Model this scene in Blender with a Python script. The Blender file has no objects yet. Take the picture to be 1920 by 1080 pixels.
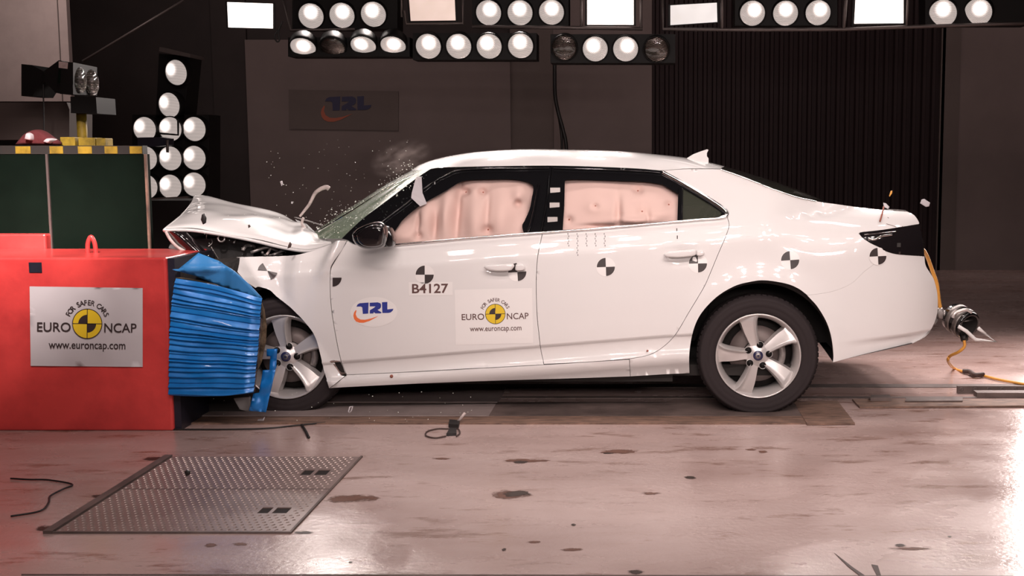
import bpy, bmesh, math, random
from mathutils import Vector, Matrix, noise
from mathutils.geometry import delaunay_2d_cdt
random.seed(7)
PI = math.pi
SC = bpy.context.scene
COL = SC.collection

# ------------------------------------------------------------------ camera
F, PX0 = 2242.0, 1210.0
PITCH = math.atan(250.0 / F)
CAMD, CAMH = 6.38, 1.41
cd = bpy.data.cameras.new('camera')
cam = bpy.data.objects.new('camera', cd)
COL.objects.link(cam)
cam.location = (0, -CAMD, CAMH)
cam.rotation_euler = (PI / 2 - PITCH, 0, 0)
cd.sensor_width = 36
cd.lens = F / 1920 * 36
cd.shift_x = -(PX0 - 960) / 1920
cd.clip_start = 0.05
SC.camera = cam
EYE = Vector((0, -CAMD, CAMH))
AX = Vector((0, math.cos(PITCH), -math.sin(PITCH)))
UP = Vector((0, math.sin(PITCH), math.cos(PITCH)))

def ray(px, py):
    return AX + Vector((1, 0, 0)) * ((px - PX0) / F) + UP * ((540 - py) / F)
def onY(px, py, Y):
    d = ray(px, py); return EYE + d * ((Y - EYE.y) / d.y)
def onZ(px, py, z=0.0):
    d = ray(px, py); return EYE + d * ((z - EYE.z) / d.z)

# ------------------------------------------------------------------ world, exposure, lights
SC.view_settings.view_transform = 'Standard'
SC.view_settings.look = 'None'
SC.view_settings.exposure = 0.0
SC.view_settings.gamma = 1.0
SC.view_settings.use_curve_mapping = False
w = bpy.data.worlds.new('hall_air'); SC.world = w
w.use_nodes = True
w.node_tree.nodes['Background'].inputs[0].default_value = (1.0, 0.72, 0.66, 1)
w.node_tree.nodes['Background'].inputs[1].default_value = 0.022
WARM = (1.0, 0.855, 0.81)

def area(name, loc, target, power, sx, sy=None, shape='RECTANGLE', col=WARM, spread=180):
    l = bpy.data.lights.new(name, 'AREA')
    l.energy = power; l.color = col; l.shape = shape
    l.size = sx
    if sy: l.size_y = sy
    l.spread = math.radians(spread)
    o = bpy.data.objects.new(name, l); COL.objects.link(o)
    o.location = loc
    d = Vector(target) - Vector(loc)
    o.rotation_euler = d.to_track_quat('-Z', 'Y').to_euler()
    return o
# banks of studio lamps hung over the impact area: two rows in front of the car, one over it, one behind
for i in range(9):
    area('front_lamp', (-1.6 + i * 0.50, -4.0, 3.55), (-1.15 + i * 0.32, 0.1, 0.55), 2.25, 0.15, 0.15, 'DISK', spread=70)
for i in range(9):
    area('front_lamp', (-1.5 + i * 0.50, -2.9, 3.95), (-1.0 + i * 0.34, 0.0, 0.35), 1.9, 0.15, 0.15, 'DISK', spread=100)
for i in range(8):
    area('overhead_lamp', (-1.7 + i * 0.62, 0.3, 3.3), (-1.5 + i * 0.55, 0.3, 0.0), 2.3, 0.24, 0.24, 'DISK', spread=130)
for i in range(6):
    area('rear_lamp', (-1.2 + i * 0.8, 2.2, 3.0), (-1.0 + i * 0.7, 0.9, 0.0), 4, 0.24, 0.24, 'DISK', spread=80)
for i in range(2):
    area('block_fill', (-2.6 + i * 0.7, -2.3, 3.3), (-3.3 + i * 0.9, -0.3, 1.35), (15, 3.5)[i], 0.24, 0.24, 'DISK', spread=30)  # added narrow beams that brighten the top of the block
for i in range(12):
    area('low_front_lamp', (-0.6 + (i % 6) * 0.62, -6.9, 2.2 + 0.35 * (i // 6)), (-0.4 + (i % 6) * 0.3, 0, 0.7), 1.9, 0.13, 0.13, 'DISK', spread=60)
for x_, y_, e_ in ((-4, 5.6, 15), (0.5, 5.6, 15), (5, 5.6, 15)):
    area('hall_fill', (x_, y_, 5.3), (x_, 8.3, 2.6), e_, 2.6, 1.0, col=(1.0, 0.78, 0.73), spread=110)  # added soft fill, lifts the ambient at the back of the hall
for i in range(9):
    area('high_hall_fill', (-3.4 + i * 0.95, -5.2, 5.2), (-2.8 + i * 0.8, -2.5, 0), 13, 0.26, 0.26, 'DISK', col=(1.0, 0.80, 0.75))  # added fill discs that lift the shadows around the car
for i in range(3):
    area('rear_floor_fill', (1.9 + i * 0.7, 2.6, 3.0), (1.7 + i * 0.7, 1.3, 0.0), 5, 0.24, 0.24, 'DISK', spread=75)  # added to brighten the floor behind the car's tail
area('hall_fill', (-4.6, 2.2, 3.6), (-4.9, 4.0, 2.6), 7, 0.5, 0.5, spread=90)  # added fill that brightens the pale board
area('side_lamp_tower', (3.3, 3.0, 1.5), (2.5, -1.5, 0.2), 26, 0.4, 1.6, spread=120)

# ------------------------------------------------------------------ materials
def nt(m):
    m.use_nodes = True
    return m.node_tree, m.node_tree.nodes, m.node_tree.links
def mat(name, col, rough=0.5, metal=0.0, coat=0.0, spec=0.5, var=0.0, vscale=8.0, bump=0.0, bscale=60.0,
        stretch=(1, 1, 1), trans=0.0, alpha=1.0, rvar=0.0, dark=None, em=None, emc=None):
    m = bpy.data.materials.new(name)
    t, n, l = nt(m)
    b = n['Principled BSDF']
    b.inputs['Base Color'].default_value = (*col, 1)
    b.inputs['Roughness'].default_value = rough
    b.inputs['Metallic'].default_value = metal
    b.inputs['Coat Weight'].default_value = coat
    b.inputs['Coat Roughness'].default_value = 0.03
    b.inputs['Specular IOR Level'].default_value = spec
    b.inputs['Transmission Weight'].default_value = trans
    b.inputs['Alpha'].default_value = alpha
    if em:
        b.inputs['Emission Strength'].default_value = em
        b.inputs['Emission Color'].default_value = (*(emc or col), 1)
    tc = n.new('ShaderNodeTexCoord'); mp = n.new('ShaderNodeMapping')
    mp.inputs['Scale'].default_value = stretch
    l.new(tc.outputs['Object'], mp.inputs['Vector'])
    if var or rvar:
        ns = n.new('ShaderNodeTexNoise'); ns.inputs['Scale'].default_value = vscale
        ns.inputs['Detail'].default_value = 6; ns.inputs['Roughness'].default_value = 0.62
        l.new(mp.outputs[0], ns.inputs['Vector'])
        if var:
            r = n.new('ShaderNodeValToRGB')
            c2 = dark or tuple(c * (1 - var) for c in col)
            r.color_ramp.elements[0].color = (*c2, 1); r.color_ramp.elements[1].color = (*col, 1)
            r.color_ramp.elements[0].position = 0.35; r.color_ramp.elements[1].position = 0.62
            l.new(ns.outputs[0], r.inputs[0]); l.new(r.outputs[0], b.inputs['Base Color'])
        if rvar:
            mr = n.new('ShaderNodeMapRange')
            mr.inputs[1].default_value = 0.3; mr.inputs[2].default_value = 0.7
            mr.inputs[3].default_value = rough; mr.inputs[4].default_value = rough + rvar
            l.new(ns.outputs[0], mr.inputs[0]); l.new(mr.outputs[0], b.inputs['Roughness'])
    if bump:
        nb = n.new('ShaderNodeTexNoise'); nb.inputs['Scale'].default_value = bscale
        nb.inputs['Detail'].default_value = 4
        l.new(mp.outputs[0], nb.inputs['Vector'])
        bp = n.new('ShaderNodeBump'); bp.inputs['Strength'].default_value = bump
        bp.inputs['Distance'].default_value = 0.01
        l.new(nb.outputs[0], bp.inputs['Height']); l.new(bp.outputs[0], b.inputs['Normal'])
    return m

M = {}
M['paint'] = mat('white_car_paint', (0.715, 0.70, 0.695), 0.38, coat=1.0, spec=0.2)
M['gap'] = mat('panel_gap', (0.10, 0.05, 0.04), 0.7)
M['black_gloss'] = mat('black_gloss_trim', (0.006, 0.006, 0.007), 0.12, coat=0.6)
M['black_soft'] = mat('black_plastic', (0.008, 0.007, 0.007), 0.6, bump=0.1)
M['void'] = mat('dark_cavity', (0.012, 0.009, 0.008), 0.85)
M['liner'] = mat('arch_liner', (0.010, 0.008, 0.008), 0.8, bump=0.2)
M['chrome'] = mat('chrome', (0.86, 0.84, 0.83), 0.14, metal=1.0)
M['rubber'] = mat('tyre_rubber', (0.028, 0.022, 0.023), 0.8, spec=0.15, bump=0.12, bscale=140)
M['alloy'] = mat('silver_alloy', (0.60, 0.57, 0.56), 0.30, metal=0.45, coat=0.4)
M['steel'] = mat('dull_steel', (0.30, 0.28, 0.27), 0.45, metal=0.9, var=0.4, vscale=20)
M['navy'] = mat('navy_enamel', (0.02, 0.02, 0.06), 0.25, coat=0.5)
M['bag'] = mat('pink_airbag_fabric', (0.66, 0.475, 0.43), 0.75, bump=0.05, bscale=300, spec=0.2)
M['bag_dot'] = mat('airbag_tether_dot', (0.30, 0.10, 0.07), 0.8)
M['red'] = mat('red_block_paint', (0.66, 0.060, 0.056), 0.34, coat=0.25, var=0.30, vscale=2.2, bump=0.10, bscale=25, dark=(0.42, 0.035, 0.035))
M['blue'] = mat('blue_aluminium_cladding', (0.010, 0.20, 0.60), 0.34, metal=0.15, coat=0.3, var=0.3, vscale=5, dark=(0.006, 0.14, 0.45), bump=0.15, bscale=18)
M['blue_flap'] = mat('smooth_blue_sheet', (0.045, 0.25, 0.60), 0.42, coat=0.15, var=0.2, vscale=4)
M['navy_plate'] = mat('dark_mount_plate', (0.018, 0.017, 0.03), 0.4, var=0.4)
M['paper'] = mat('white_paper', (0.50, 0.47, 0.49), 0.55, bump=0.12, bscale=9)
M['sticker'] = mat('white_sticker', (0.765, 0.745, 0.735), 0.35)
M['ink'] = mat('dark_brown_ink', (0.035, 0.022, 0.022), 0.5)
M['ink_soft'] = mat('brown_ink', (0.10, 0.045, 0.04), 0.5)
M['fan'] = mat('black_marker_ink', (0.03, 0.02, 0.02), 0.45)
M['yellow'] = mat('logo_yellow', (0.72, 0.50, 0.025), 0.45)
M['logo_blue'] = mat('logo_blue', (0.022, 0.035, 0.25), 0.45)
M['logo_orange'] = mat('logo_orange', (0.80, 0.17, 0.05), 0.45)
M['cable'] = mat('ochre_cable', (0.70, 0.33, 0.06), 0.45)
M['wire'] = mat('black_wire', (0.012, 0.01, 0.01), 0.5)
M['hazard_yellow'] = mat('worn_yellow_paint', (0.36, 0.24, 0.015), 0.6, var=0.6, vscale=12, bump=0.1)
M['hazard_black'] = mat('worn_black_paint', (0.018, 0.016, 0.014), 0.6)
M['green'] = mat('dark_green_tank', (0.004, 0.009, 0.006), 0.7, spec=0.04, var=0.3, vscale=3)
M['lamp_black'] = mat('black_lamp_housing', (0.006, 0.005, 0.005), 0.6, spec=.2)
M['truss'] = mat('dark_rig_steel', (0.12, 0.095, 0.09), 0.5, metal=0.4)
M['wood'] = mat('worn_plywood', (0.25, 0.15, 0.11), 0.7, var=0.65, vscale=7, stretch=(1.2, 6, 1), bump=0.2)
M['board'] = mat('dark_track_board', (0.15, 0.11, 0.10), 0.6, var=0.5, vscale=5, bump=0.15)
M['plate'] = mat('grey_track_plate', (0.30, 0.24, 0.23), 0.55, var=0.2)
M['card'] = mat('torn_honeycomb', (0.16, 0.11, 0.065), 0.8, var=0.6, vscale=25, bump=0.4)
M['tape'] = mat('silver_finish', (0.62, 0.58, 0.56), 0.3, metal=0.6)
M['grey_metal'] = mat('crushed_grey_metal', (0.35, 0.32, 0.31), 0.4, metal=0.5, var=0.5, vscale=18)
M['wiper'] = mat('greyed_pink_trim', (0.55, 0.46, 0.44), 0.5, var=0.3, vscale=30)
M['clear'] = mat('clear_plastic', (0.85, 0.83, 0.83), 0.12, alpha=0.22)

def glass_mat(name, col, rough, alpha, crack=0.0):
    m = bpy.data.materials.new(name); t, n, l = nt(m); b = n['Principled BSDF']
    b.inputs['Roughness'].default_value = rough; b.inputs['Alpha'].default_value = alpha
    b.inputs['Base Color'].default_value = (*col, 1); b.inputs['Coat Weight'].default_value = 1.0
    b.inputs['Coat Roughness'].default_value = 0.03
    if crack:
        tc = n.new('ShaderNodeTexCoord')
        v = n.new('ShaderNodeTexVoronoi'); v.feature = 'DISTANCE_TO_EDGE'; v.inputs['Scale'].default_value = 85
        ns = n.new('ShaderNodeTexNoise'); ns.inputs['Scale'].default_value = 14; ns.inputs['Detail'].default_value = 5
        l.new(tc.outputs['Object'], v.inputs['Vector']); l.new(tc.outputs['Object'], ns.inputs['Vector'])
        r = n.new('ShaderNodeValToRGB'); r.color_ramp.elements[0].color = (1, 1, 1, 1); r.color_ramp.elements[1].color = (0, 0, 0, 1)
        r.color_ramp.elements[1].position = 0.09
        l.new(v.outputs[0], r.inputs[0])
        r2 = n.new('ShaderNodeValToRGB'); r2.color_ramp.elements[0].position = 0.45; r2.color_ramp.elements[1].position = 0.66
        l.new(ns.outputs[0], r2.inputs[0])
        mu = n.new('ShaderNodeMath'); mu.operation = 'MULTIPLY'
        l.new(r.outputs[0], mu.inputs[0]); l.new(r2.outputs[0], mu.inputs[1])
        mx = n.new('ShaderNodeMix'); mx.data_type = 'RGBA'
        mx.inputs[6].default_value = (*col, 1); mx.inputs[7].default_value = (0.62, 0.66, 0.55, 1)
        l.new(mu.outputs[0], mx.inputs[0]); l.new(mx.outputs[2], b.inputs['Base Color'])
        ad = n.new('ShaderNodeMath'); ad.operation = 'ADD'; ad.inputs[1].default_value = alpha; ad.use_clamp = True
        l.new(mu.outputs[0], ad.inputs[0]); l.new(ad.outputs[0], b.inputs['Alpha'])
        bp = n.new('ShaderNodeBump'); bp.inputs['Strength'].default_value = 0.35; bp.inputs['Distance'].default_value = 0.004
        l.new(r.outputs[0], bp.inputs['Height']); l.new(bp.outputs[0], b.inputs['Normal'])
    return m
M['windscreen'] = glass_mat('cracked_green_glass', (0.26, 0.36, 0.24), 0.3, 0.8, 1.0)
M['rear_glass'] = glass_mat('dark_green_glass', (0.035, 0.042, 0.030), 0.08, 0.93)
M['quarter_glass'] = glass_mat('tinted_glass', (0.06, 0.065, 0.05), 0.06, 0.7)
M['shard'] = mat('glass_crumbs', (0.80, 0.84, 0.76), 0.15, coat=1.0)
M['tail'] = mat('dark_lamp_lens', (0.010, 0.008, 0.009), 0.08, coat=1.0)

def lens_mat(name, hot, glow, off=False, flute=26, cx=-0.35, cy=0.25, tint=(1.0, 0.86, 0.80)):
    """fluted lamp glass: bright filament image in a reflector; unlit ones only reflect"""
    m = bpy.data.materials.new(name); t, n, l = nt(m); b = n['Principled BSDF']
    b.inputs['Base Color'].default_value = (0.55, 0.47, 0.43, 1) if not off else (0.22, 0.18, 0.16, 1)
    b.inputs['Metallic'].default_value = 0.5 if not off else 0.9
    b.inputs['Roughness'].default_value = 0.22
    b.inputs['Coat Weight'].default_value = 1
    tc = n.new('ShaderNodeTexCoord')
    wv = n.new('ShaderNodeTexWave'); wv.inputs['Scale'].default_value = flute; wv.bands_direction = 'Y'
    wv.inputs['Distortion'].default_value = 1.5; wv.inputs['Detail'].default_value = 2
    l.new(tc.outputs['Object'], wv.inputs['Vector'])
    bp = n.new('ShaderNodeBump'); bp.inputs['Strength'].default_value = 0.8; bp.inputs['Distance'].default_value = 0.01
    l.new(wv.outputs[1], bp.inputs['Height']); l.new(bp.outputs[0], b.inputs['Normal'])
    if not off:
        mp = n.new('ShaderNodeMapping'); mp.inputs['Location'].default_value = (-cx * 0.1, -cy * 0.1, 0)
        l.new(tc.outputs['Object'], mp.inputs['Vector'])
        ln = n.new('ShaderNodeVectorMath'); ln.operation = 'LENGTH'; l.new(mp.outputs[0], ln.inputs[0])
        mr = n.new('ShaderNodeMapRange'); mr.interpolation_type = 'SMOOTHERSTEP'
        mr.inputs[1].default_value = 0.075; mr.inputs[2].default_value = 0.0
        mr.inputs[3].default_value = 0.0; mr.inputs[4].default_value = 1.0
        l.new(ln.outputs[1], mr.inputs[0])
        w1 = n.new('ShaderNodeMath'); w1.operation = 'MULTIPLY_ADD'; w1.inputs[1].default_value = 1.15; w1.inputs[2].default_value = 0.30
        l.new(wv.outputs[1], w1.inputs[0])
        h = n.new('ShaderNodeMath'); h.operation = 'MULTIPLY_ADD'; h.inputs[1].default_value = hot; h.inputs[2].default_value = glow
        l.new(mr.outputs[0], h.inputs[0])
        s = n.new('ShaderNodeMath'); s.operation = 'MULTIPLY'
        l.new(h.outputs[0], s.inputs[0]); l.new(w1.outputs[0], s.inputs[1])
        l.new(s.outputs[0], b.inputs['Emission Strength'])
        b.inputs['Emission Color'].default_value = (*tint, 1)
    return m
M['lens_on'] = lens_mat('lit_lamp_lens', 5.0, 0.50, cx=0.0, cy=0.30, flute=42)
M['lens_side'] = lens_mat('lit_side_lamp_lens', 3.0, 0.50, flute=60)
M['lens_off'] = lens_mat('unlit_lamp_lens', 0, 0, off=True)
M['lens_off2'] = M['lens_off']

def flood_mat(name, s0, s1, tint):
    m = bpy.data.materials.new(name); t, n, l = nt(m); b = n['Principled BSDF']
    b.inputs['Base Color'].default_value = (0.6, 0.55, 0.5, 1); b.inputs['Roughness'].default_value = 0.3
    tc = n.new('ShaderNodeTexCoord'); ns = n.new('ShaderNodeTexNoise'); ns.inputs['Scale'].default_value = 5
    l.new(tc.outputs['Object'], ns.inputs['Vector'])
    mr = n.new('ShaderNodeMapRange'); mr.inputs[1].default_value = 0.3; mr.inputs[2].default_value = 0.7
    mr.inputs[3].default_value = s0; mr.inputs[4].default_value = s1
    l.new(ns.outputs[0], mr.inputs[0]); l.new(mr.outputs[0], b.inputs['Emission Strength'])
    b.inputs['Emission Color'].default_value = (*tint, 1)
    return m
M['flood_on'] = flood_mat('lit_flood_glass', 1.6, 4.5, (1.0, 0.86, 0.80))
M['flood_dim'] = flood_mat('dim_flood_glass', 0.45, 0.7, (0.95, 0.92, 0.92))
M['flood_mid'] = flood_mat('warm_flood_glass', 0.55, 0.75, (1.0, 0.72, 0.62))

# ------------------------------------------------------------------ mesh helpers
def top_base(vs):
    xs = [v[0] for v in vs]; ys = [v[1] for v in vs]; zs = [v[2] for v in vs]
    return Vector(((min(xs) + max(xs)) / 2, (min(ys) + max(ys)) / 2, min(zs)))
def wloc(o):
    v = Vector((0, 0, 0))
    while o: v = v + o.location; o = o.parent
    return v
def mk(name, vs, fs, m, parent=None, smooth=True, auto=None):
    """one mesh object from world-space vertices"""
    base = wloc(parent) if parent else top_base(vs)
    me = bpy.data.meshes.new(name)
    me.from_pydata([tuple(Vector(v) - base) for v in vs], [], fs)
    me.materials.append(m if not isinstance(m, str) else M[m])
    bm = bmesh.new(); bm.from_mesh(me)
    bmesh.ops.recalc_face_normals(bm, faces=bm.faces)
    bm.to_mesh(me); bm.free()
    if smooth: me.shade_smooth()
    if auto: me.set_sharp_from_angle(angle=math.radians(auto))
    o = bpy.data.objects.new(name, me); COL.objects.link(o)
    if parent: o.parent = parent
    else: o.location = base
    return o
def tag(o, label=None, cat=None, group=None, kind=None):
    if label: o['label'] = label
    if cat: o['category'] = cat
    if group: o['group'] = group
    if kind: o['kind'] = kind
    return o
def empty(name, loc, label=None, cat=None, group=None):
    o = bpy.data.objects.new(name, None); COL.objects.link(o); o.location = loc
    o.empty_display_size = 0.1
    return tag(o, label, cat, group)
def box_g(x0, x1, y0, y1, z0, z1):
    vs = [(x, y, z) for z in (z0, z1) for y in (y0, y1) for x in (x0, x1)]
    fs = [(0, 2, 3, 1), (4, 5, 7, 6), (0, 1, 5, 4), (2, 6, 7, 3), (0, 4, 6, 2), (1, 3, 7, 5)]
    return vs, fs
def box(name, x0, x1, y0, y1, z0, z1, m, parent=None, bev=0.0, rotz=0):
    vs, fs = box_g(x0, x1, y0, y1, z0, z1)
    o = mk(name, vs, fs, m, parent, smooth=False)
    if bev:
        md = o.modifiers.new('bevel', 'BEVEL'); md.width = bev; md.segments = 2
    return o
def join_g(parts):
    V, Fc = [], []
    for vs, fs in parts:
        k = len(V); V += list(vs); Fc += [tuple(i + k for i in f) for f in fs]
    return V, Fc
def tube_g(pts, r, n=8, cap=True, flat=None):
    pts = [Vector(p) for p in pts]; V = []; Fc = []
    up = Vector((0, 0, 1)); prev = None
    for i, p in enumerate(pts):
        a = pts[max(i - 1, 0)]; b = pts[min(i + 1, len(pts) - 1)]
        t = (b - a).normalized()
        s = t.cross(up)
        if s.length < 0.05: s = t.cross(Vector((1, 0, 0)))
        s.normalize()
        if prev is not None and s.dot(prev) < 0 and flat is None: s = -s
        prev = s
        q = s.cross(t).normalized()
        rr = r[i] if isinstance(r, (list, tuple)) else r
        for k in range(n):
            an = 2 * PI * k / n
            V.append(p + s * (math.cos(an) * rr * (flat or 1)) + q * (math.sin(an) * rr))
    for i in range(len(pts) - 1):
        for k in range(n):
            Fc.append((i * n + k, i * n + (k + 1) % n, (i + 1) * n + (k + 1) % n, (i + 1) * n + k))
    if cap:
        Fc.append(tuple(range(n))[::-1]); Fc.append(tuple((len(pts) - 1) * n + k for k in range(n)))
    return V, Fc
def cr(pts, n=6):
    """Catmull-Rom through points (any dimension)"""
    P = [Vector(p) for p in pts]
    if len(P) < 3: return P
    out = []
    for i in range(len(P) - 1):
        p0 = P[i - 1] if i else P[0] * 2 - P[1]
        p3 = P[i + 2] if i + 2 < len(P) else P[-1] * 2 - P[-2]
        for k in range(n):
            t = k / n
            out.append(0.5 * ((2 * P[i]) + (P[i + 1] - p0) * t + (2 * p0 - 5 * P[i] + 4 * P[i + 1] - p3) * t * t
                              + (3 * P[i] - p0 - 3 * P[i + 1] + p3) * t ** 3))
    out.append(P[-1])
    return out
def tube(name, pts, r, m, parent=None, n=8, smooth=8, flat=None):
    if smooth and len(pts) > 2: pts = cr(pts, smooth)
    if isinstance(r, (list, tuple)):
        L = len(pts); r = [r[0] + (r[1] - r[0]) * i / (L - 1) for i in range(L)]
    vs, fs = tube_g(pts, r, n, True, flat)
    return mk(name, vs, fs, m, parent)
def lathe_g(prof, axis_o, ax='y', n=48, a0=0, a1=2 * PI):
    """profile [(radius, offset)] around an axis through axis_o"""
    V = []; Fc = []; full = abs(a1 - a0 - 2 * PI) < 1e-6
    m_ = n if full else n + 1
    for k in range(m_):
        a = a0 + (a1 - a0) * k / n; c, s = math.cos(a), math.sin(a)
        for r, h in prof:
            if ax == 'y': V.append((axis_o[0] + r * c, axis_o[1] + h, axis_o[2] + r * s))
            elif ax == 'z': V.append((axis_o[0] + r * c, axis_o[1] + r * s, axis_o[2] + h))
            else: V.append((axis_o[0] + h, axis_o[1] + r * c, axis_o[2] + r * s))
    P = len(prof)
    for k in range(n):
        k2 = (k + 1) % m_
        for i in range(P - 1):
            Fc.append((k * P + i, k * P + i + 1, k2 * P + i + 1, k2 * P + i))
    return V, Fc
def loft(name, rows, m, parent=None, thick=0.0, smooth=True, auto=None):
    V = [p for r in rows for p in r]; n = len(rows[0]); Fc = []
    for i in range(len(rows) - 1):
        for k in range(n - 1):
            Fc.append((i * n + k, i * n + k + 1, (i + 1) * n + k + 1, (i + 1) * n + k))
    o = mk(name, V, Fc, m, parent, smooth, auto)
    if thick:
        md = o.modifiers.new('thickness', 'SOLIDIFY'); md.thickness = thick; md.offset = 0
    return o
def resample(pts, n):
    P = [Vector(p) for p in pts]; d = [0]
    for a, b in zip(P, P[1:]): d.append(d[-1] + (b - a).length)
    out = []; j = 0
    for i in range(n):
        t = d[-1] * i / (n - 1)
        while j < len(P) - 2 and d[j + 1] < t: j += 1
        s = (t - d[j]) / max(d[j + 1] - d[j], 1e-9)
        out.append(P[j].lerp(P[j + 1], min(max(s, 0), 1)))
    return out
def inside(p, poly):
    x, y = p; c = False; j = len(poly) - 1
    for i in range(len(poly)):
        xi, yi = poly[i]; xj, yj = poly[j]
        if (yi > y) != (yj > y) and x < (xj - xi) * (y - yi) / (yj - yi) + xi: c = not c
        j = i
    return c
def seg_dist(p, a, b):
    ax, ay = a; bx, by = b; dx, dy = bx - ax, by - ay
    t = ((p[0] - ax) * dx + (p[1] - ay) * dy) / (dx * dx + dy * dy + 1e-12); t = min(max(t, 0), 1)
    return math.hypot(p[0] - ax - t * dx, p[1] - ay - t * dy)
def densify(poly, st):
    out = []
    for a, b in zip(poly, poly[1:] + poly[:1]):
        L = math.hypot(b[0] - a[0], b[1] - a[1]); k = max(1, int(math.ceil(L / st)))
        for i in range(k): out.append((a[0] + (b[0] - a[0]) * i / k, a[1] + (b[1] - a[1]) * i / k))
    return out
def offset_poly(poly, g):
    A = sum(a[0] * b[1] - b[0] * a[1] for a, b in zip(poly, poly[1:] + poly[:1]))
    sg = 1 if A > 0 else -1; n = len(poly); out = []
    for i in range(n):
        a, b, c = poly[i - 1], poly[i], poly[(i + 1) % n]
        d1 = Vector((b[0] - a[0], b[1] - a[1])); d2 = Vector((c[0] - b[0], c[1] - b[1]))
        if d1.length < 1e-7 or d2.length < 1e-7: out.append(b); continue
        d1.normalize(); d2.normalize()
        nn = Vector((-d1.y - d2.y, d1.x + d2.x)) * 0.5
        if nn.length > 0.2: nn = nn / max(nn.length_squared, 0.3)
        out.append((b[0] + nn.x * g * sg, b[1] + nn.y * g * sg))
    return out
def cdt_fill(poly, holes, pts):
    """triangulate polygon with inner points; returns 2D verts and tris, drops holes"""
    V = [Vector(p) for p in poly]; E = [(i, (i + 1) % len(poly)) for i in range(len(poly))]
    for h in holes:
        k = len(V); V += [Vector(p) for p in h]; E += [(k + i, k + (i + 1) % len(h)) for i in range(len(h))]
    V += [Vector(p) for p in pts]
    r = delaunay_2d_cdt(V, E, [], 0, 1e-6)
    v2 = [(v.x, v.y) for v in r[0]]; T = []
    for f in r[2]:
        cx = sum(v2[i][0] for i in f) / len(f); cy = sum(v2[i][1] for i in f) / len(f)
        if inside((cx, cy), poly) and not any(inside((cx, cy), h) for h in holes): T.append(tuple(f))
    return v2, T
# ------------------------------------------------------------------ car body surface
YC = 0.935                                   # centre plane of the car
def sm(a, b, x):
    t = min(max((x - a) / (b - a), 0), 1); return t * t * (3 - 2 * t)
def zc(x): return 0.385 + 0.0815 * (x + 0.574)      # door crease height
BASE = [(-0.30, .085), (-0.235, .075), (-0.19, .050), (-0.150, .018), (-0.120, .007), (-0.098, .010), (-0.092, .030), (-0.07, .034),
        (-0.03, .030), (-0.010, .022), (0.0, .006), (0.05, .003), (0.2, .0), (0.36, .003), (0.45, .008), (0.49, .012),
        (0.515, .024), (0.56, .042), (0.60, .066), (0.64, .088), (1.4, .56)]
def interp(T, x):
    if x <= T[0][0]: return T[0][1]
    for (a, va), (b, vb) in zip(T, T[1:]):
        if x <= b:
            t = (x - a) / (b - a); return va + (vb - va) * t
    return T[-1][1]
XE = [(0.15, 1.50), (0.24, 1.62), (0.33, 1.70), (0.45, 1.75), (0.62, 1.755), (0.72, 1.745), (0.86, 1.69), (0.95, 1.70), (1.05, 1.66), (1.2, 1.6)]
DENTS = []          # (x, z, rx, rz, depth)
def S(x, z):
    w_ = z - zc(x)
    r = sm(0.62, 1.0, x)
    b0 = interp(BASE, w_)
    if r > 0:
        bw = b0 if w_ > 0 else b0 * (1 - r) + (0.006 + 0.05 * max(0, -w_ - 0.02) ** 1.2 * 4) * r
        u = min(max((w_ - 0.33) / 0.28, 0), 0.95)
        k_ = sm(0.95, 1.3, x)
        deck = bw * 0.4 + (0.26 + 0.22 * k_) * (1 - math.sqrt(1 - u ** (2 + k_)))
        if w_ > 0.58 and k_ < 1: deck = deck * k_ + (0.19 + (w_ - 0.58) * 0.35) * (1 - k_)
        b0 = bw * (1 - r) + max(deck, 0) * r
    y = b0
    xe = interp(XE, z)
    u = min(max((x - 1.05) / (xe - 1.05), 0), 0.955)
    y += 0.50 * (1 - math.sqrt(1 - u ** 2.6))
    if x < -1.3: y += 0.03 * ((-1.3 - x) / 0.8) ** 2
    # flared rear arch
    d = math.hypot(x - 0.62, z - 0.34)
    if z > 0.1 and d < 0.62: y -= 0.016 * math.exp(-((d - 0.40) / 0.07) ** 2) * sm(0.05, 0.3, z) if abs(x - .62) < .6 else 0
    for (dx, dz, rx, rz, dp) in DENTS:
        q = ((x - dx) / rx) ** 2 + ((z - dz) / rz) ** 2
        if q < 9: y += dp * math.exp(-q)
    return y
def proj(px, py, Sf=S, off=0.0):
    Y = 0.05
    for _ in range(40):
        p = onY(px, py, Y); Y = 0.5 * Y + 0.5 * (Sf(p.x, p.z) - off)
    return onY(px, py, Y)
DENTS += [(p.x, p.z, 0.075, 0.032, 0.016) for p in (onY(942, 502, 0), onY(1282, 476, 0))]

def px_outline(segs, Sf=S, off=0.0, sub=5):
    """segs: lists of pixel points, splined inside a segment, corners between them"""
    pts = []
    for s in segs:
        c = cr([(a, b) for a, b in s], sub) if len(s) > 2 else [Vector(p) for p in s]
        for p in c:
            if not pts or (p - pts[-1]).length > 0.3: pts.append(p)
    if (pts[0] - pts[-1]).length < 0.5: pts.pop()
    o = []
    for p in pts:
        q = proj(p.x, p.y, Sf, off); o.append((q.x, q.z))
    return o
WROWS = [-0.22, -0.19, -0.17, -0.15, -0.135, -0.12, -0.108, -0.098, -0.092, -0.08, -0.06, -0.04, -0.02, -0.010, 0.0, 0.008, 0.02]
WROWS += [0.05 + 0.03 * i for i in range(13)] + [0.43, 0.45, 0.47, 0.49, 0.502, 0.515, 0.53, 0.545, 0.56, 0.58, 0.60, 0.62]
WROWS += [0.64 + 0.02 * i for i in range(40)]
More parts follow.
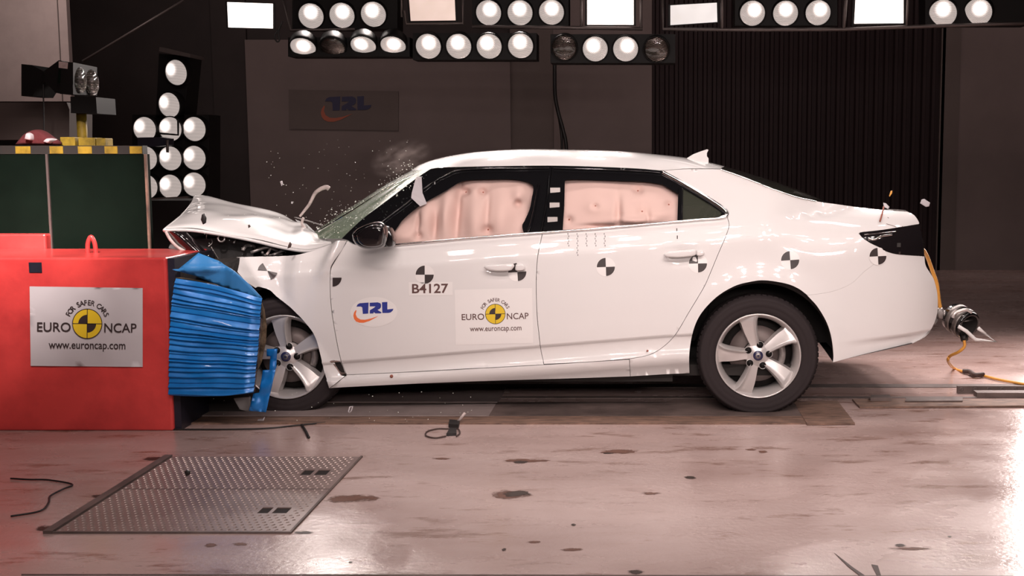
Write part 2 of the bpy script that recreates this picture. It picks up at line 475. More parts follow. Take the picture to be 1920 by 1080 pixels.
def panel(name, segs, m, parent=None, Sf=S, off=0.0, gap=0.0013, sp=0.022, thick=0.014, holes=(), mod=None, rows=True, poly=None, edge=None):
    P = poly or px_outline(segs, Sf, off)
    if gap: P = offset_poly(P, gap)
    P = densify(P, edge or sp * 0.6)
    H = [densify(h, sp * 0.6) for h in holes]
    xs = [p[0] for p in P]; zs = [p[1] for p in P]
    x0, x1, z0, z1 = min(xs), max(xs), min(zs), max(zs)
    cand = []
    nx = int((x1 - x0) / sp) + 2
    for i in range(nx):
        x = x0 + i * sp
        if rows: zz = [zc(x) + q for q in WROWS]
        else: zz = [z0 + k * sp + (0.5 * sp if i % 2 else 0) for k in range(int((z1 - z0) / sp) + 2)]
        for z in zz:
            if z0 < z < z1: cand.append((x, z))
    edges = [(a, b) for L in [P] + H for a, b in zip(L, L[1:] + L[:1])]
    # bucket edges for distance test
    B = {}
    cs = sp * 2
    for a, b in edges:
        B.setdefault((int(a[0] // cs), int(a[1] // cs)), []).append((a, b))
    def near(p):
        i, k = int(p[0] // cs), int(p[1] // cs)
        for di in (-1, 0, 1):
            for dk in (-1, 0, 1):
                for a, b in B.get((i + di, k + dk), ()):
                    if seg_dist(p, a, b) < sp * 0.28: return True
        return False
    inner = [p for p in cand if inside(p, P) and not any(inside(p, h) for h in H) and not near(p)]
    v2, T = cdt_fill(P, H, inner)
    f = lambda x, z: Sf(x, z) - off + (mod(x, z) if mod else 0)
    V = [(x, f(x, z), z) for x, z in v2]
    if thick:                                   # flange turned inward along each rim
        for L in [P] + H:
            k = len(V); n = len(L)
            V += [(x, f(x, z), z) for x, z in L] + [(x, f(x, z) + thick, z) for x, z in L]
            T += [(k + i, k + (i + 1) % n, k + n + (i + 1) % n, k + n + i) for i in range(n)]
    base = wloc(parent) if parent else top_base(V)
    me = bpy.data.meshes.new(name)
    me.from_pydata([tuple(Vector(v) - base) for v in V], [], T)
    me.materials.append(M[m] if isinstance(m, str) else m)
    # orient main faces toward -Y
    bm = bmesh.new(); bm.from_mesh(me); bm.normal_update()
    for fc in bm.faces:
        if fc.normal.y > 0.02: fc.normal_flip()
    bm.to_mesh(me); bm.free()
    me.shade_smooth()
    o = bpy.data.objects.new(name, me); COL.objects.link(o)
    if parent: o.parent = parent
    else: o.location = base
    return o

CAR = empty('car', (-0.65, YC, 0), 'white four-door saloon with its crumpled bonnet driven into the blue barrier', 'car')

# --- traced lines shared by neighbouring panels (pixels of the photograph)
BL = [(740, 461.5), (880, 448.5), (955, 443), (1017, 438.5), (1055, 435.5), (1130, 430), (1230, 421), (1300, 415), (1350, 411), (1362, 408)]
DOORGAP_UP = [(1035, 311), (1031, 345), (1025, 385), (1020, 415), (1017, 438.5)]
DOORGAP_LO = [(1017, 438.5), (1010, 470), (1006.5, 500), (1005.5, 540), (1007, 590), (1011, 630), (1014, 655), (1020, 683)]
REARGAP = [(1364, 408), (1367, 422), (1362, 440), (1345, 480), (1325, 528), (1312, 552), (1292, 585), (1266, 628), (1240, 653), (1215, 666), (1180, 673)]
DLO_TOP = [(807, 316.5), (825, 314), (855, 313.5), (930, 312), (1035, 311), (1130, 313.5), (1205, 317), (1240, 320)]
TRIM_R = [(1240, 320), (1280, 340), (1325, 367), (1355, 386), (1366, 398), (1364, 408)]
DOORFRONT = [(650, 703), (639, 674), (630, 632), (622, 582), (619, 542), (620, 507), (627, 491), (640, 470), (652, 451)]
SILLTOP_F = [(650, 703), (800, 696), (1020, 684)]

panel('front_door', [[(652, 451), (664, 458), (690, 463), (740, 461.5)], BL[:4], DOORGAP_LO, SILLTOP_F[::-1], DOORFRONT], 'paint', CAR, gap=.0016)
front_door = [o for o in CAR.children][-1]
rear_door = panel('rear_door', [BL[3:] + [(1364, 408)], REARGAP, [(1180, 673), (1100, 679), (1020, 683)], DOORGAP_LO[::-1]], 'paint', CAR)
ARCH_R = [(1293, 700), (1293, 662), (1300, 621), (1315, 588), (1344, 557), (1377, 537), (1406, 529), (1434, 526), (1473, 532),
          (1496, 541), (1514, 554)]
ARCH_R2 = [(1514, 554), (1533, 575), (1551, 606), (1560, 637), (1563, 666), (1562, 679)]
BUMPGAP = [(1514, 554), (1560, 547), (1596, 532), (1620, 510), (1640, 494), (1656, 470)]
LAMP_LO = [(1656, 470), (1650, 464), (1633, 456), (1618, 446), (1611, 438)]
LAMP_UP = [(1611, 438), (1617, 435.5), (1657, 431), (1719, 421)]
DECK = [(1702, 396.5), (1657, 393.5), (1608, 388), (1565, 382), (1536, 378), (1488, 367.5), (1440, 350), (1400, 334), (1350, 317)]
quarter = panel('rear_quarter', [[(1240, 320), (1290, 316.5), (1350, 317)], DECK[::-1], [(1702, 397), (1714, 403), (1722, 414), (1724, 420)],
                 [(1724, 420), (1719, 421)], LAMP_UP[::-1], LAMP_LO[::-1], BUMPGAP[::-1], ARCH_R[::-1], [(1293, 700), (1182, 706)], [(1182, 706), (1180, 673)],
                 REARGAP[::-1], TRIM_R[::-1]], 'paint', CAR)
BUMP_R = [(1733, 481), (1735, 496), (1741, 508), (1750, 522), (1756, 543), (1758, 560), (1758, 578), (1756, 592), (1749, 611), (1736, 630), (1711, 644)]
bumper = panel('rear_bumper', [BUMPGAP, [(1656, 470), (1681, 477), (1733, 481)], BUMP_R,
                [(1711, 644), (1667, 654.5), (1611, 667), (1562, 679)], ARCH_R2[::-1]], 'paint', CAR,
               gap=-0.0006, mod=lambda x, z: 0.020 * sm(0, 0.012, (0.405 + 0.10 * (x - 1.1)) - z) * sm(1.0, 1.35, x))
sill = panel('sill', [SILLTOP_F + [(1180, 674)], [(1180, 674), (1182, 706)], [(1182, 706), (1080, 709.5), (900, 715), (762, 720.5), (662, 725.5), (618, 728)],
              [(618, 728), (634, 716), (650, 703)]], 'paint', CAR)

# --- crushed front wing: folds run from the crumpled front corner back to the door
def wing_mod(x, z):
    n = noise.noise(Vector((x * 3.1, 0.3, z * 3.3)))
    px = PX0 + 345 * x; d = 0.0
    fold = lambda a, b, wd, h: h * max(0.0, 1 - abs(((x - a) + (z - 0.8) * b) / wd) * .62)
    d += fold(-1.965, 0.05, 0.045, 0.020) - fold(-1.88, -0.25, 0.05, 0.014)
    d += fold(-2.13, 0.7, 0.05, -0.022) + fold(-1.76, -0.5, 0.03, 0.016) * sm(0.7, 0.95, z)
    d -= 0.055 * math.exp(-(((x + 1.70) + (z - 0.85) * -0.42) / 0.035) ** 2) * sm(0.70, 0.9, z)
    return d + n * 0.012
wing_segs = [[(440, 485), (455, 481), (535, 480), (580, 472), (615, 460), (636, 449.5)], [(636, 449.5), (652, 450)],
             [(652, 450), (641, 470), (627, 491), (620, 507), (619, 542), (622, 582), (630, 632), (639, 674), (650, 703)],
             [(650, 703), (634, 716), (618, 728)],
             [(618, 728), (612, 705), (602, 667), (590, 630), (572, 605), (545, 577), (530, 566), (517, 555), (505, 543), (487, 537.5), (480, 540)],
             [(480, 540), (460, 527), (440, 505)], [(440, 505), (438, 494), (440, 485)]]
front_wing = panel('front_wing', wing_segs, 'paint', CAR, sp=0.018, mod=wing_mod)
# torn inner edge of the wing
vs, fs = tube_g([onY(432, 493, 0.12), onY(440, 487, 0.10), onY(446, 484, 0.12)], 0.008, 5)
mk('torn_wing_edge', *join_g([(vs, fs), tube_g([onY(431, 492, .13), onY(428, 499, .12), onY(436, 501, .1), onY(441, 497, .08)], 0.006, 5)]), 'grey_metal', CAR)

# --- black window surround, posts
SF_ = lambda x, z: S(x, z)
def px2poly(pts, off=0.0, sub=5, segs=None):
    return px_outline(segs or [pts], S, off, sub)
win_f = px_outline([[(741, 458), (737, 441), (747, 424), (757, 411), (787, 386), (830, 361), (858, 344)], [(858, 344), (880, 338), (955, 336.5), (988, 341)],
                    [(988, 341), (1000, 350), (997, 372), (993, 392), (984, 413)], [(984, 413), (979, 424), (982, 437)], [(982, 437), (880, 446), (741, 458)]])
win_r = px_outline([[(1055, 432), (1058, 385), (1059, 342)], [(1059, 342), (1067, 337), (1130, 338.5), (1205, 341), (1242, 346)], [(1242, 346), (1272, 364)],
                    [(1272, 364), (1271, 416.5)], [(1271, 416.5), (1130, 427), (1055, 432)]])
win_q = px_outline([[(1281, 353), (1320, 376), (1348, 394), (1353, 400), (1348, 406)], [(1348, 406), (1310, 411), (1280, 415)], [(1280, 415), (1281, 353)]])
A_LOW = [(640, 447.5), (680, 410), (720, 380), (777, 337), (807, 316.5)]
FR = [(664, 458), (690, 440), (720, 412), (760, 382), (800, 350), (836, 326), (857, 315)]
panel('windscreen_pillar', [A_LOW, [(807, 316.5), (825, 314), (855, 313.5)], [(855, 313.5)] + FR[::-1][1:], [(664, 458), (652, 451), (640, 447.5)]], 'black_gloss', CAR, off=0.0)
fr = panel('window_frame', [FR, [(857, 314), (930, 312), (1035, 311)], DOORGAP_UP, BL[:4][::-1], [(740, 461.5), (690, 463), (664, 458)]], 'black_gloss', front_door, holes=[win_f], thick=0.03)
rr = panel('window_frame', [[(1035, 311), (1130, 313.5), (1205, 317), (1240, 320)], TRIM_R, [(1364, 408), (1362, 408)] + BL[::-1][1:7], DOORGAP_UP[::-1]], 'black_gloss', rear_door, holes=[win_r, win_q], thick=0.03)

def strip(name, px, wd, m, parent, off=0.011, n=6, up=False):
    """slim moulding following the body side"""
    pts = [proj(a.x, a.y, S, off) for a in cr([(x, y) for x, y in px], n)]
    V = []; Fc = []; K = 6
    for i, p in enumerate(pts):
        a = pts[max(i - 1, 0)]; b = pts[min(i + 1, len(pts) - 1)]; t = (b - a).normalized()
        q = Vector((0, -1, 0.0)); s = t.cross(q).normalized(); nrm = s.cross(t).normalized()
        if nrm.y > 0: nrm = -nrm
        for k in range(K + 1):
            an = PI * k / K
            V.append(p + s * (math.cos(an) * wd / 2) + nrm * (math.sin(an) * 0.006))
    for i in range(len(pts) - 1):
        for k in range(K):
            Fc.append((i * (K + 1) + k, i * (K + 1) + k + 1, (i + 1) * (K + 1) + k + 1, (i + 1) * (K + 1) + k))
    return mk(name, V, Fc, m, parent)
strip('belt_moulding', [(x, y - 2) for x, y in BL[:4]], 0.013, 'chrome', front_door)
strip('belt_moulding', [(x, y - 2) for x, y in BL[3:]], 0.013, 'chrome', rear_door)
strip('window_moulding', [(1243, 323), (1280, 343), (1325, 370), (1352, 388), (1362, 398), (1361, 405), (1350, 409)], 0.020, 'chrome', rear_door)
strip('frame_bead', [(668, 452), (692, 436), (722, 411), (762, 381), (802, 348), (838, 327), (860, 319), (900, 316.5), (960, 315.5), (1030, 315)], 0.007, 'black_gloss', front_door)
strip('frame_bead', [(1038, 315), (1130, 318), (1205, 321), (1238, 324)], 0.006, 'black_gloss', rear_door)
strip('window_divider', [(1276, 352), (1275, 385), (1274, 415)], 0.024, 'black_gloss', rear_door, off=0.008)
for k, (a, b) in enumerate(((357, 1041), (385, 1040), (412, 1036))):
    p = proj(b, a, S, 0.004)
    box('pale_patch', p.x - .027, p.x + .027, p.y - .003, p.y + .002, p.z - .015, p.z + .015, 'tape', rear_door)  # pale blocks on the pillar, modelled as thin silver plates
# glossy centre pillar between the two doors, folded edge with a highlight
strip('pillar_bead', [(1010, 345), (1004, 380), (998, 410), (990, 436)], 0.012, 'black_gloss', front_door, off=0.010)
strip('pillar_bead', [(1029, 330), (1026, 370), (1020, 405), (1014, 436)], 0.010, 'black_gloss', front_door, off=0.010)

# --- airbags behind the openings
def bump(list_, x, z):
    s = 0
    for (a, b, rx, rz, h) in list_: s += 1.35 * h * math.exp(-((x - a) / rx) ** 2 - ((z - b) / rz) ** 2)
    return s
def P0(px, py): p = proj(px, py, S, -0.05); return p.x, p.z
def bagf(items):
    return [(*P0(a, b), rx / 340.0, rz / 340.0, h) for a, b, rx, rz, h in items]
BF = bagf([(760, 440, 26, 18, -.04), (800, 405, 17, 30, -.05), (838, 400, 13, 40, -.055), (858, 395, 6, 60, .03), (893, 405, 22, 45, -.06), (940, 400, 24, 48, -.055),
           (975, 365, 15, 20, -.045), (915, 431, 9, 8, .03), (785, 442, 7, 7, .025), (972, 381, 7, 7, .03), (872, 361, 9, 8, .035), (905, 361, 8, 8, .035),
           (915, 395, 5, 30, .02), (785, 418, 4, 16, .03), (815, 425, 5, 22, .028), (1000, 400, 10, 20, .03)])
BR = bagf([(1117, 386, 52, 40, -.05), (1117, 386, 33, 24, .035), (1117, 386, 20, 14, -.028), (1117, 386, 6, 5, .022), (1067, 412, 7, 6, .02), (1196, 358, 9, 8, .03),
           (1204, 396, 8, 7, .02), (1254, 384, 7, 6, .02), (1195, 392, 48, 32, -.055), (1205, 385, 20, 12, .025), (1160, 400, 6, 30, .03), (1240, 400, 18, 14, -.02),
           (1130, 424, 30, 4, .03), (1190, 412, 30, 5, -.03), (1215, 410, 4, 14, .02)])
def big(poly, g): return offset_poly(densify(poly, 0.03), -g)
ab1 = panel('curtain_airbag', None, 'bag', CAR, off=-0.055, gap=0, sp=0.008, thick=0, poly=big(win_f, 0.02), rows=False,
      mod=lambda x, z: bump(BF, x, z) + 0.006 * noise.noise(Vector((x * 9, 1, z * 9))))
ab2 = panel('curtain_airbag', None, 'bag', CAR, off=-0.055, gap=0, sp=0.008, thick=0, poly=big(win_r, 0.02), rows=False,
      mod=lambda x, z: bump(BR, x, z) + 0.006 * noise.noise(Vector((x * 9, 4, z * 9))))
for bg, B_, L in ((ab1, BF, ((915, 431), (785, 442), (972, 381), (872, 361), (905, 361))), (ab2, BR, ((1117, 386), (1067, 412), (1196, 358), (1204, 396), (1254, 384)))):
    for a, b in L:
        x, z = P0(a, b); y = S(x, z) + .055 + bump(B_, x, z)
        mk('tether_dot', *lathe_g([(0.0001, -.003), (.004, -.003), (.005, 0)], (x, y, z), 'y', 10), 'bag_dot', bg)
panel('quarter_glass', None, 'quarter_glass', CAR, off=-0.012, gap=0, thick=0, poly=big(win_q, 0.01), rows=False)

# --- roof, windscreen, rear window, boot lid: lofted from side edge to centre and mirrored
def roll(p): return Vector((p.x, p.y, p.z - 0.05 * sm(0.85, 1.1, p.x) * max(0, p.y - 0.4)))
def crown(name, near, cen, m, n=40, pw=3.5, thick=0.0, parent=None, T=18, warp=None):
    A = resample([proj(*p) if len(p) == 2 else Vector(p) for p in cr(near, 6)] if len(near[0]) == 2 else near, n)
    B = resample([onY(p.x, p.y, YC) for p in cr(cen, 6)], n)
    rows = []
    for i in range(n):
        a, b = A[i], B[i]; r = []
        for k in range(T + 1):
            t = (k / T) ** 1.5; f = 1 - (1 - t) ** pw
            r.append(Vector((a.x + (b.x - a.x) * (1 - (1 - t) ** 2), a.y + (YC - a.y) * t, a.z + (b.z - a.z) * f)))
        r += [Vector((p.x, 2 * YC - p.y, p.z)) for p in r[-2::-1]]
        if warp: r = [warp(p) for p in r]
        rows.append(r)
    return loft(name, rows, m, parent or CAR, thick)
roof = crown('roof', [(807, 316.5), (825, 314), (855, 313), (930, 311.5), (1035, 310.5), (1130, 313), (1205, 316.5), (1240, 319.5), (1290, 316), (1350, 316.5)],
      [(777, 318), (795, 307), (830, 296), (880, 287), (930, 282.5), (992, 280), (1080, 281), (1155, 283), (1205, 287), (1255, 292), (1287, 296), (1327, 304), (1355, 311)], 'paint', pw=4.5, T=24)
crown('windscreen', A_LOW, [(590, 438), (630, 410), (680, 377), (730, 345), (777, 319)], 'windscreen', pw=2.2)
crown('rear_window', [(1350, 317), (1400, 334), (1440, 350), (1488, 367.5), (1536, 379)], [(1355, 311), (1405, 325.5), (1440, 336.5), (1498, 356.5), (1543, 376)], 'rear_glass', pw=2.5)
tube('windscreen_glint', [onY(a, b, y_) for a, b, y_ in ((597, 434, .40), (655, 399, .36), (717, 359, .38), (755, 338, .40), (783, 325, .42))], .006, 'chrome', CAR, 6)  # chrome tube shaped as the pillar's highlight on the glass edge
strip('rear_window_seal', [(1352, 318), (1400, 335.5), (1440, 351), (1488, 368.5), (1530, 378)], 0.008, 'chrome', CAR, off=0.004)
boot = crown('boot_lid', [(1536, 378), (1565, 382), (1608, 388), (1657, 393.5), (1702, 396.5)], [(1543, 377), (1565, 380), (1608, 386), (1657, 391.5), (1690, 396)], 'paint', pw=2.5, warp=roll)

# rear end between the corner and the centre plane, mirrored
def rear_cap(name, px, m, bulge=0.05, parent=None, inset=0.0):
    A = [proj(p.x, p.y) for p in cr(px, 5)]; rows = []
    for a in A:
        r = []
        for k in range(13):
            t = k / 12; r.append(Vector((a.x - inset + bulge * (1 - (1 - t) ** 2), a.y + (YC - a.y) * t, a.z + 0.01 * t)))
        r += [Vector((p.x, 2 * YC - p.y, p.z)) for p in r[-2::-1]]
        rows.append([roll(p) if name == 'tail_panel' else p for p in r])
    return loft(name, rows, m, parent or CAR)
rear_cap('tail_panel', [(1702, 397), (1714, 403), (1722, 414), (1727, 436), (1732, 460), (1733, 481)], 'paint', 0.045, boot)
rear_cap('bumper_face', BUMP_R, 'paint', 0.06, bumper)
A_ = [proj(p.x, p.y) for p in cr([(1711, 644), (1667, 654.5), (1611, 667), (1562, 679)], 5)]
loft('underside_lip', [[Vector((a.x, a.y + (2 * (YC - a.y)) * k / 12, a.z + 0.03 * math.sin(PI * k / 12))) for k in range(13)] for a in A_], 'black_soft', bumper)

# tail lamp: dark glass wrap-around lens, broken at the edge
tl = panel('tail_lamp', [LAMP_UP + [(1724, 420.5)], [(1724, 420.5), (1729, 440), (1732, 460), (1733, 480)], [(1733, 480), (1700, 478.5), (1681, 477), (1656, 470)], LAMP_LO], 'tail', CAR, gap=0.003, sp=0.015, off=0.004)
tag(tl, 'dark wrap-around lens of the tail lamp')
strip('lamp_reflector', [(1628, 447), (1640, 449), (1652, 443), (1672, 440)], 0.012, 'chrome', tl, off=0.005)
strip('lamp_reflector', [(1620, 440), (1650, 437), (1680, 434)], 0.004, 'chrome', tl, off=0.005)
p = proj(1686, 459, S, .006); box('lamp_reflector', p.x - .012, p.x + .008, p.y - .003, p.y + .003, p.z - .012, p.z + .01, 'chrome', tl)

# far side of the body: the same skin mirrored, one part
def far_side():
    segs = [[(652, 451), (740, 461)], BL[:-1], [(1350, 411), (1366, 398), (1355, 386), (1325, 367), (1280, 340), (1240, 320)], [(1240, 320), (1290, 316.5), (1350, 317)], DECK[::-1],
            [(1702, 397), (1722, 414), (1733, 481)], BUMP_R, [(1711, 644), (1562, 679)], ARCH_R2[::-1], ARCH_R[::-1], [(1293, 700), (1080, 709.5), (762, 720.5), (618, 728)],
            [(618, 728), (602, 667), (572, 605), (530, 567), (487, 538)], [(487, 538), (440, 505), (440, 485)], [(440, 485), (580, 472), (652, 451)]]
    o = panel('far_body_side', segs, 'paint', CAR, gap=0, sp=0.05)
    for v in o.data.vertices:                        # parent sits on the centre plane
        v.co.y = -v.co.y; v.co.z -= 0.055 * sm(0.85, 1.1, v.co.x + CAR.location.x) * sm(.7, 1.0, v.co.z)
    o.data.flip_normals()
    segs = [[(652, 451), (740, 461)], BL[:-1], [(1350, 411), (1366, 398), (1355, 386), (1325, 367), (1280, 340), (1240, 320)], DLO_TOP[::-1], A_LOW[::-1][1:] ]
    o = panel('far_windows', segs, 'rear_glass', CAR, gap=0, sp=0.06, off=-0.01)
    for v in o.data.vertices: v.co.y = -v.co.y
    o.data.flip_normals()
far_side()

# cabin: dark seats and lining seen through gaps
def seat(x, y):
    a = [(x - .10, y - .24, .35), (x + .42, y - .24, .35)]
    rows = []
    for s in range(9):
        yy = y - .24 + .48 * s / 8; e = .03 * (2 * s / 8 - 1) ** 2
        rows.append([Vector(q) for q in ((x - .12, yy, .34), (x - .14, yy, .50 + e), (x + .30, yy, .56 + e), (x + .36, yy, .62), (x + .52, yy, 1.05), (x + .55, yy, 1.10), (x + .62, yy, 1.04), (x + .5, yy, .5), (x + .42, yy, .34))])
    return rows
for x in (-1.05, -0.15):
    for y in (YC - .38, YC + .38):
        loft('seat', seat(x, y), 'black_soft', CAR)
box('cabin_floor', -1.75, 0.9, 0.12, 2 * YC - 0.12, 0.20, 0.26, 'void', CAR)
box('dashboard', -1.75, -1.35, 0.2, 2 * YC - 0.2, 0.55, 0.86, 'black_soft', CAR, 0.04)
box('rear_shelf', 0.55, 1.2, 0.28, 2 * YC - 0.28, 0.75, 0.98, 'black_soft', CAR, 0.03)
box('boot_well', 1.1, 1.5, 0.45, 2 * YC - 0.45, 0.42, 0.85, 'void', CAR)
box('underfloor', -1.5, 0.15, 0.10, 2 * YC - 0.10, 0.17, 0.21, 'void', CAR)

# --- door mirror
def pillow(name, px, Y, depth, m, parent=None, round_=0.35, K=6, back=True, smooth=True, peak=1.0):
    """rounded solid from a traced outline: rings shrink toward the front and back"""
    P = [onY(p.x, p.y, Y) for p in (cr(list(px) + [px[0]], 4)[:-1] if smooth else [Vector(q) for q in px])]
    c = sum(P, Vector()) / len(P); V = []; Fc = []; n = len(P)
    rings = [(1 - round_ * (1 - math.cos(PI / 2 * k / K)) , -depth * math.sin(PI / 2 * k / K) * peak) for k in range(K + 1)]
    if back: rings = [(a, -b) for a, b in rings[::-1][:-1]] + rings
    for s, dy in rings:
        V += [c + (p - c) * s + Vector((0, dy, 0)) for p in P]
    for i in range(len(rings) - 1):
        for k in range(n): Fc.append((i * n + k, i * n + (k + 1) % n, (i + 1) * n + (k + 1) % n, (i + 1) * n + k))
    V.append(c + Vector((0, rings[0][1], 0))); V.append(c + Vector((0, rings[-1][1] - 0.0, 0)))
    for k in range(n):
        Fc.append((k, (k + 1) % n, len(V) - 2)); q = (len(rings) - 1) * n; Fc.append((q + k, q + (k + 1) % n, len(V) - 1))
    return mk(name, V, Fc, m, parent)
mir = pillow('door_mirror', [(661, 440), (664, 452), (672, 461), (687, 467), (705, 467), (719, 463), (725, 452), (727, 436), (723, 421), (713, 415.5), (698, 416.5), (680, 423), (667, 431)], -0.13, 0.07, 'black_gloss', CAR, 0.5)
tag(mir, 'glossy black door mirror')
pillow('mirror_glass', [(668, 440), (672, 453), (684, 462), (703, 463), (716, 459), (720, 447), (721, 432), (716, 422), (702, 421), (684, 427)], -0.185, 0.03, 'tail', mir, 0.4, back=False)
strip_pts = [onY(a, b, -0.19) for a, b in ((664, 436), (670, 429.5), (683, 423), (700, 417.5), (713, 417), (720, 421))]
tube('mirror_bezel', strip_pts, 0.0035, 'chrome', mir, 6)
pillow('mirror_foot', [(722, 430), (726, 461), (739, 462), (741, 445), (733, 425), (727, 424)], -0.03, 0.05, 'black_gloss', mir, 0.3)

# --- door handles
def handle(out, cap, parent, Y0=-0.030):
    h = pillow('door_handle', out, Y0, 0.016, 'paint', parent, 0.45)
    pillow('lock_cap', cap, Y0 + .022, 0.016, 'paint', h, 0.4)
    return h
handle([(907, 501), (910, 497.5), (925, 495.8), (945, 495), (960, 494.5), (964.5, 498), (962, 503), (957, 507), (940, 508.5), (922, 507.5), (911, 504.5)], [(967, 496), (966, 506), (974, 508), (984, 506), (984.5, 499), (979, 495)], front_door)
handle([(1244, 478), (1248, 474), (1262, 470.5), (1285, 468.5), (1303, 468), (1304, 478), (1290, 481.5), (1268, 483), (1250, 482)], [(1306, 468.5), (1306, 479), (1317, 479), (1321, 475), (1318, 470.5)], rear_door)

# --- side vent behind the front wheel
vent = panel('side_vent', [[(617, 678), (623, 675.5), (637, 676.5)], [(637, 676.5), (643, 690), (650, 705)], [(650, 705), (640, 704), (628, 697), (619, 685), (617, 678)]], 'chrome', CAR, off=0.006, gap=0, sp=0.01)
panel('vent_mesh', [[(627, 680), (638, 679)], [(638, 679), (647, 699)], [(647, 699), (637, 696), (627, 680)]], 'void', vent, off=0.009, gap=0, sp=0.01, thick=0)

# --- wheels
def wheel(cx, cz, y0, rot, side=-1, full=True):
    """side=-1: outer face toward -Y"""
    def fy(h): return h if side < 0 else -h
    prof = [(.226, .030), (.232, .012), (.246, .004), (.262, .0), (.272, .002), (.275, -.001), (.290, .001), (.305, .006), (.309, .004), (.318, .014), (.326, .030), (.330, .045),
            (.331, .075), (.325, .077), (.325, .083), (.331, .085), (.332, .118), (.326, .120), (.326, .126), (.332, .128), (.331, .158), (.325, .160), (.325, .166), (.330, .170), (.322, .205), (.305, .222), (.27, .228), (.23, .205)]
    V, Fc = lathe_g([(r, fy(h)) for r, h in prof], (cx, y0, cz), 'y', 72)
    wh = mk('wheel', V, Fc, 'rubber', CAR)
    # shoulder tread blocks
    bl = []
    for k in range(64):
        a = 2 * PI * k / 64
        for da, ra, ya, yb in ((0.0, .3335, .030, .068),):
            c, s = math.cos(a), math.sin(a); tx, tz = -s, c
            ring = []
            for (rr_, hh) in ((.327, ya), (ra, ya + .012), (ra, yb), (.327, yb)):
                for q in (-.011, .011): ring.append((cx + c * rr_ + tx * q, y0 + fy(hh), cz + s * rr_ + tz * q))
            bl.append((ring, [(0, 1, 3, 2), (2, 3, 5, 4), (4, 5, 7, 6), (0, 2, 4, 6), (1, 7, 5, 3)]))
    mk('tread_blocks', *join_g(bl), 'rubber', wh, smooth=False)
    # rim barrel and lip
    prof = [(.228, .022), (.2325, .012), (.2335, .004), (.230, .0), (.226, .001), (.222, .008), (.216, .020), (.205, .045), (.200, .10), (.196, .19), (.225, .20)]
    rim = mk('rim', *lathe_g([(r, fy(h)) for r, h in prof], (cx, y0, cz), 'y', 72), 'alloy', wh)
    sp_ = []
    for k in range(5):
        a0 = math.radians(rot + 72 * k); rows = []; NU, NV = 14, 12
        for i in range(NU + 1):
            u = i / NU; r = .026 + (.219 - .026) * u
            hw = .023 + .034 * u ** 1.05 + 0.010 * max(0, u - .85) / .15
            row = []
            for j in range(NV + 1):
                v = -1 + 2 * j / NV                       # -1 = clockwise edge
                yface = .030 - .022 * u ** 1.3 + (0.0 if u < .93 else .006 * (u - .93) / .07)
                ridge = -.020 * math.exp(-(abs(v + .66) / .17) ** 1.4) * min(1, u * 3) * (1 - .3 * u)
                dish = .022 * max(0, (v + .2)) * u
                edge = .05 * max(0, abs(v) - .88) / .12
                x = hw * v * 1.0; 
                aa = a0 + .05 * math.sin(u * PI)
                row.append(Vector((cx + math.cos(aa) * r - math.sin(aa) * x, y0 + fy(yface + ridge + dish + edge), cz + math.sin(aa) * r + math.cos(aa) * x)))
            rows.append(row)
        V = [p for rw in rows for p in rw]; n = NV + 1
        Fc = [(i * n + j, i * n + j + 1, (i + 1) * n + j + 1, (i + 1) * n + j) for i in range(NU) for j in range(NV)]
        sp_.append((V, Fc))
    sp_.append(lathe_g([(.0001, fy(.018)), (.030, fy(.018)), (.034, fy(.022)), (.050, fy(.026)), (.066, fy(.034)), (.072, fy(.06)), (.07, fy(.10))], (cx, y0, cz), 'y', 48))
    ri = mk('spokes', *join_g(sp_), 'alloy', wh, auto=50)
    mk('hub_cap', *lathe_g([(.0001, fy(.011)), (.018, fy(.012)), (.027, fy(.015)), (.028, fy(.022))], (cx, y0, cz), 'y', 32), 'navy', wh)
    mk('cap_badge', *lathe_g([(.006, fy(.0098)), (.0125, fy(.0108)), (.015, fy(.0120))], (cx, y0, cz), 'y', 24), 'steel', wh)
    for k in range(5):
        a = math.radians(rot - 24 + 72 * k + 72); x, z = cx + .060 * math.cos(a), cz + .060 * math.sin(a)
        mk('wheel_bolt_well', *lathe_g([(.021, fy(.024)), (.0195, fy(.022)), (.018, fy(.030))], (x, y0, z), 'y', 20), 'alloy', wh)
        mk('wheel_bolt', *lathe_g([(.0001, fy(.016)), (.005, fy(.016)), (.007, fy(.019)), (.0175, fy(.0215)), (.018, fy(.032))], (x, y0, z), 'y', 16), 'lamp_black', wh)
    mk('brake_disc', *lathe_g([(.075, fy(.095)), (.155, fy(.095)), (.157, fy(.12)), (.08, fy(.12))], (cx, y0, cz), 'y', 40), 'truss', wh)
    mk('wheel_back', *lathe_g([(.0001, fy(.150)), (.198, fy(.150)), (.198, fy(.17)), (.0001, fy(.17))], (cx, y0, cz), 'y', 32), 'void', wh)
    cal = []
    for i in range(9):
        a = math.radians(-25 + 55 * i / 8); cal.append((cx + .14 * math.cos(a), y0 + fy(.088), cz + .14 * math.sin(a)))
    mk('brake_caliper', *tube_g(cal, .020, 8), 'grey_metal', wh)
    return wh
pr = onY(1422, 668, 0.03); pf = onY(534, 670, 0.06)
wheel(pr.x, pr.z, 0.03, 32)
wheel(pf.x, pf.z, 0.06, 25)
wheel(pr.x, pr.z, 2 * YC - 0.05, 32, 1)
wheel(pf.x, pf.z, 2 * YC - 0.05, 25, 1)
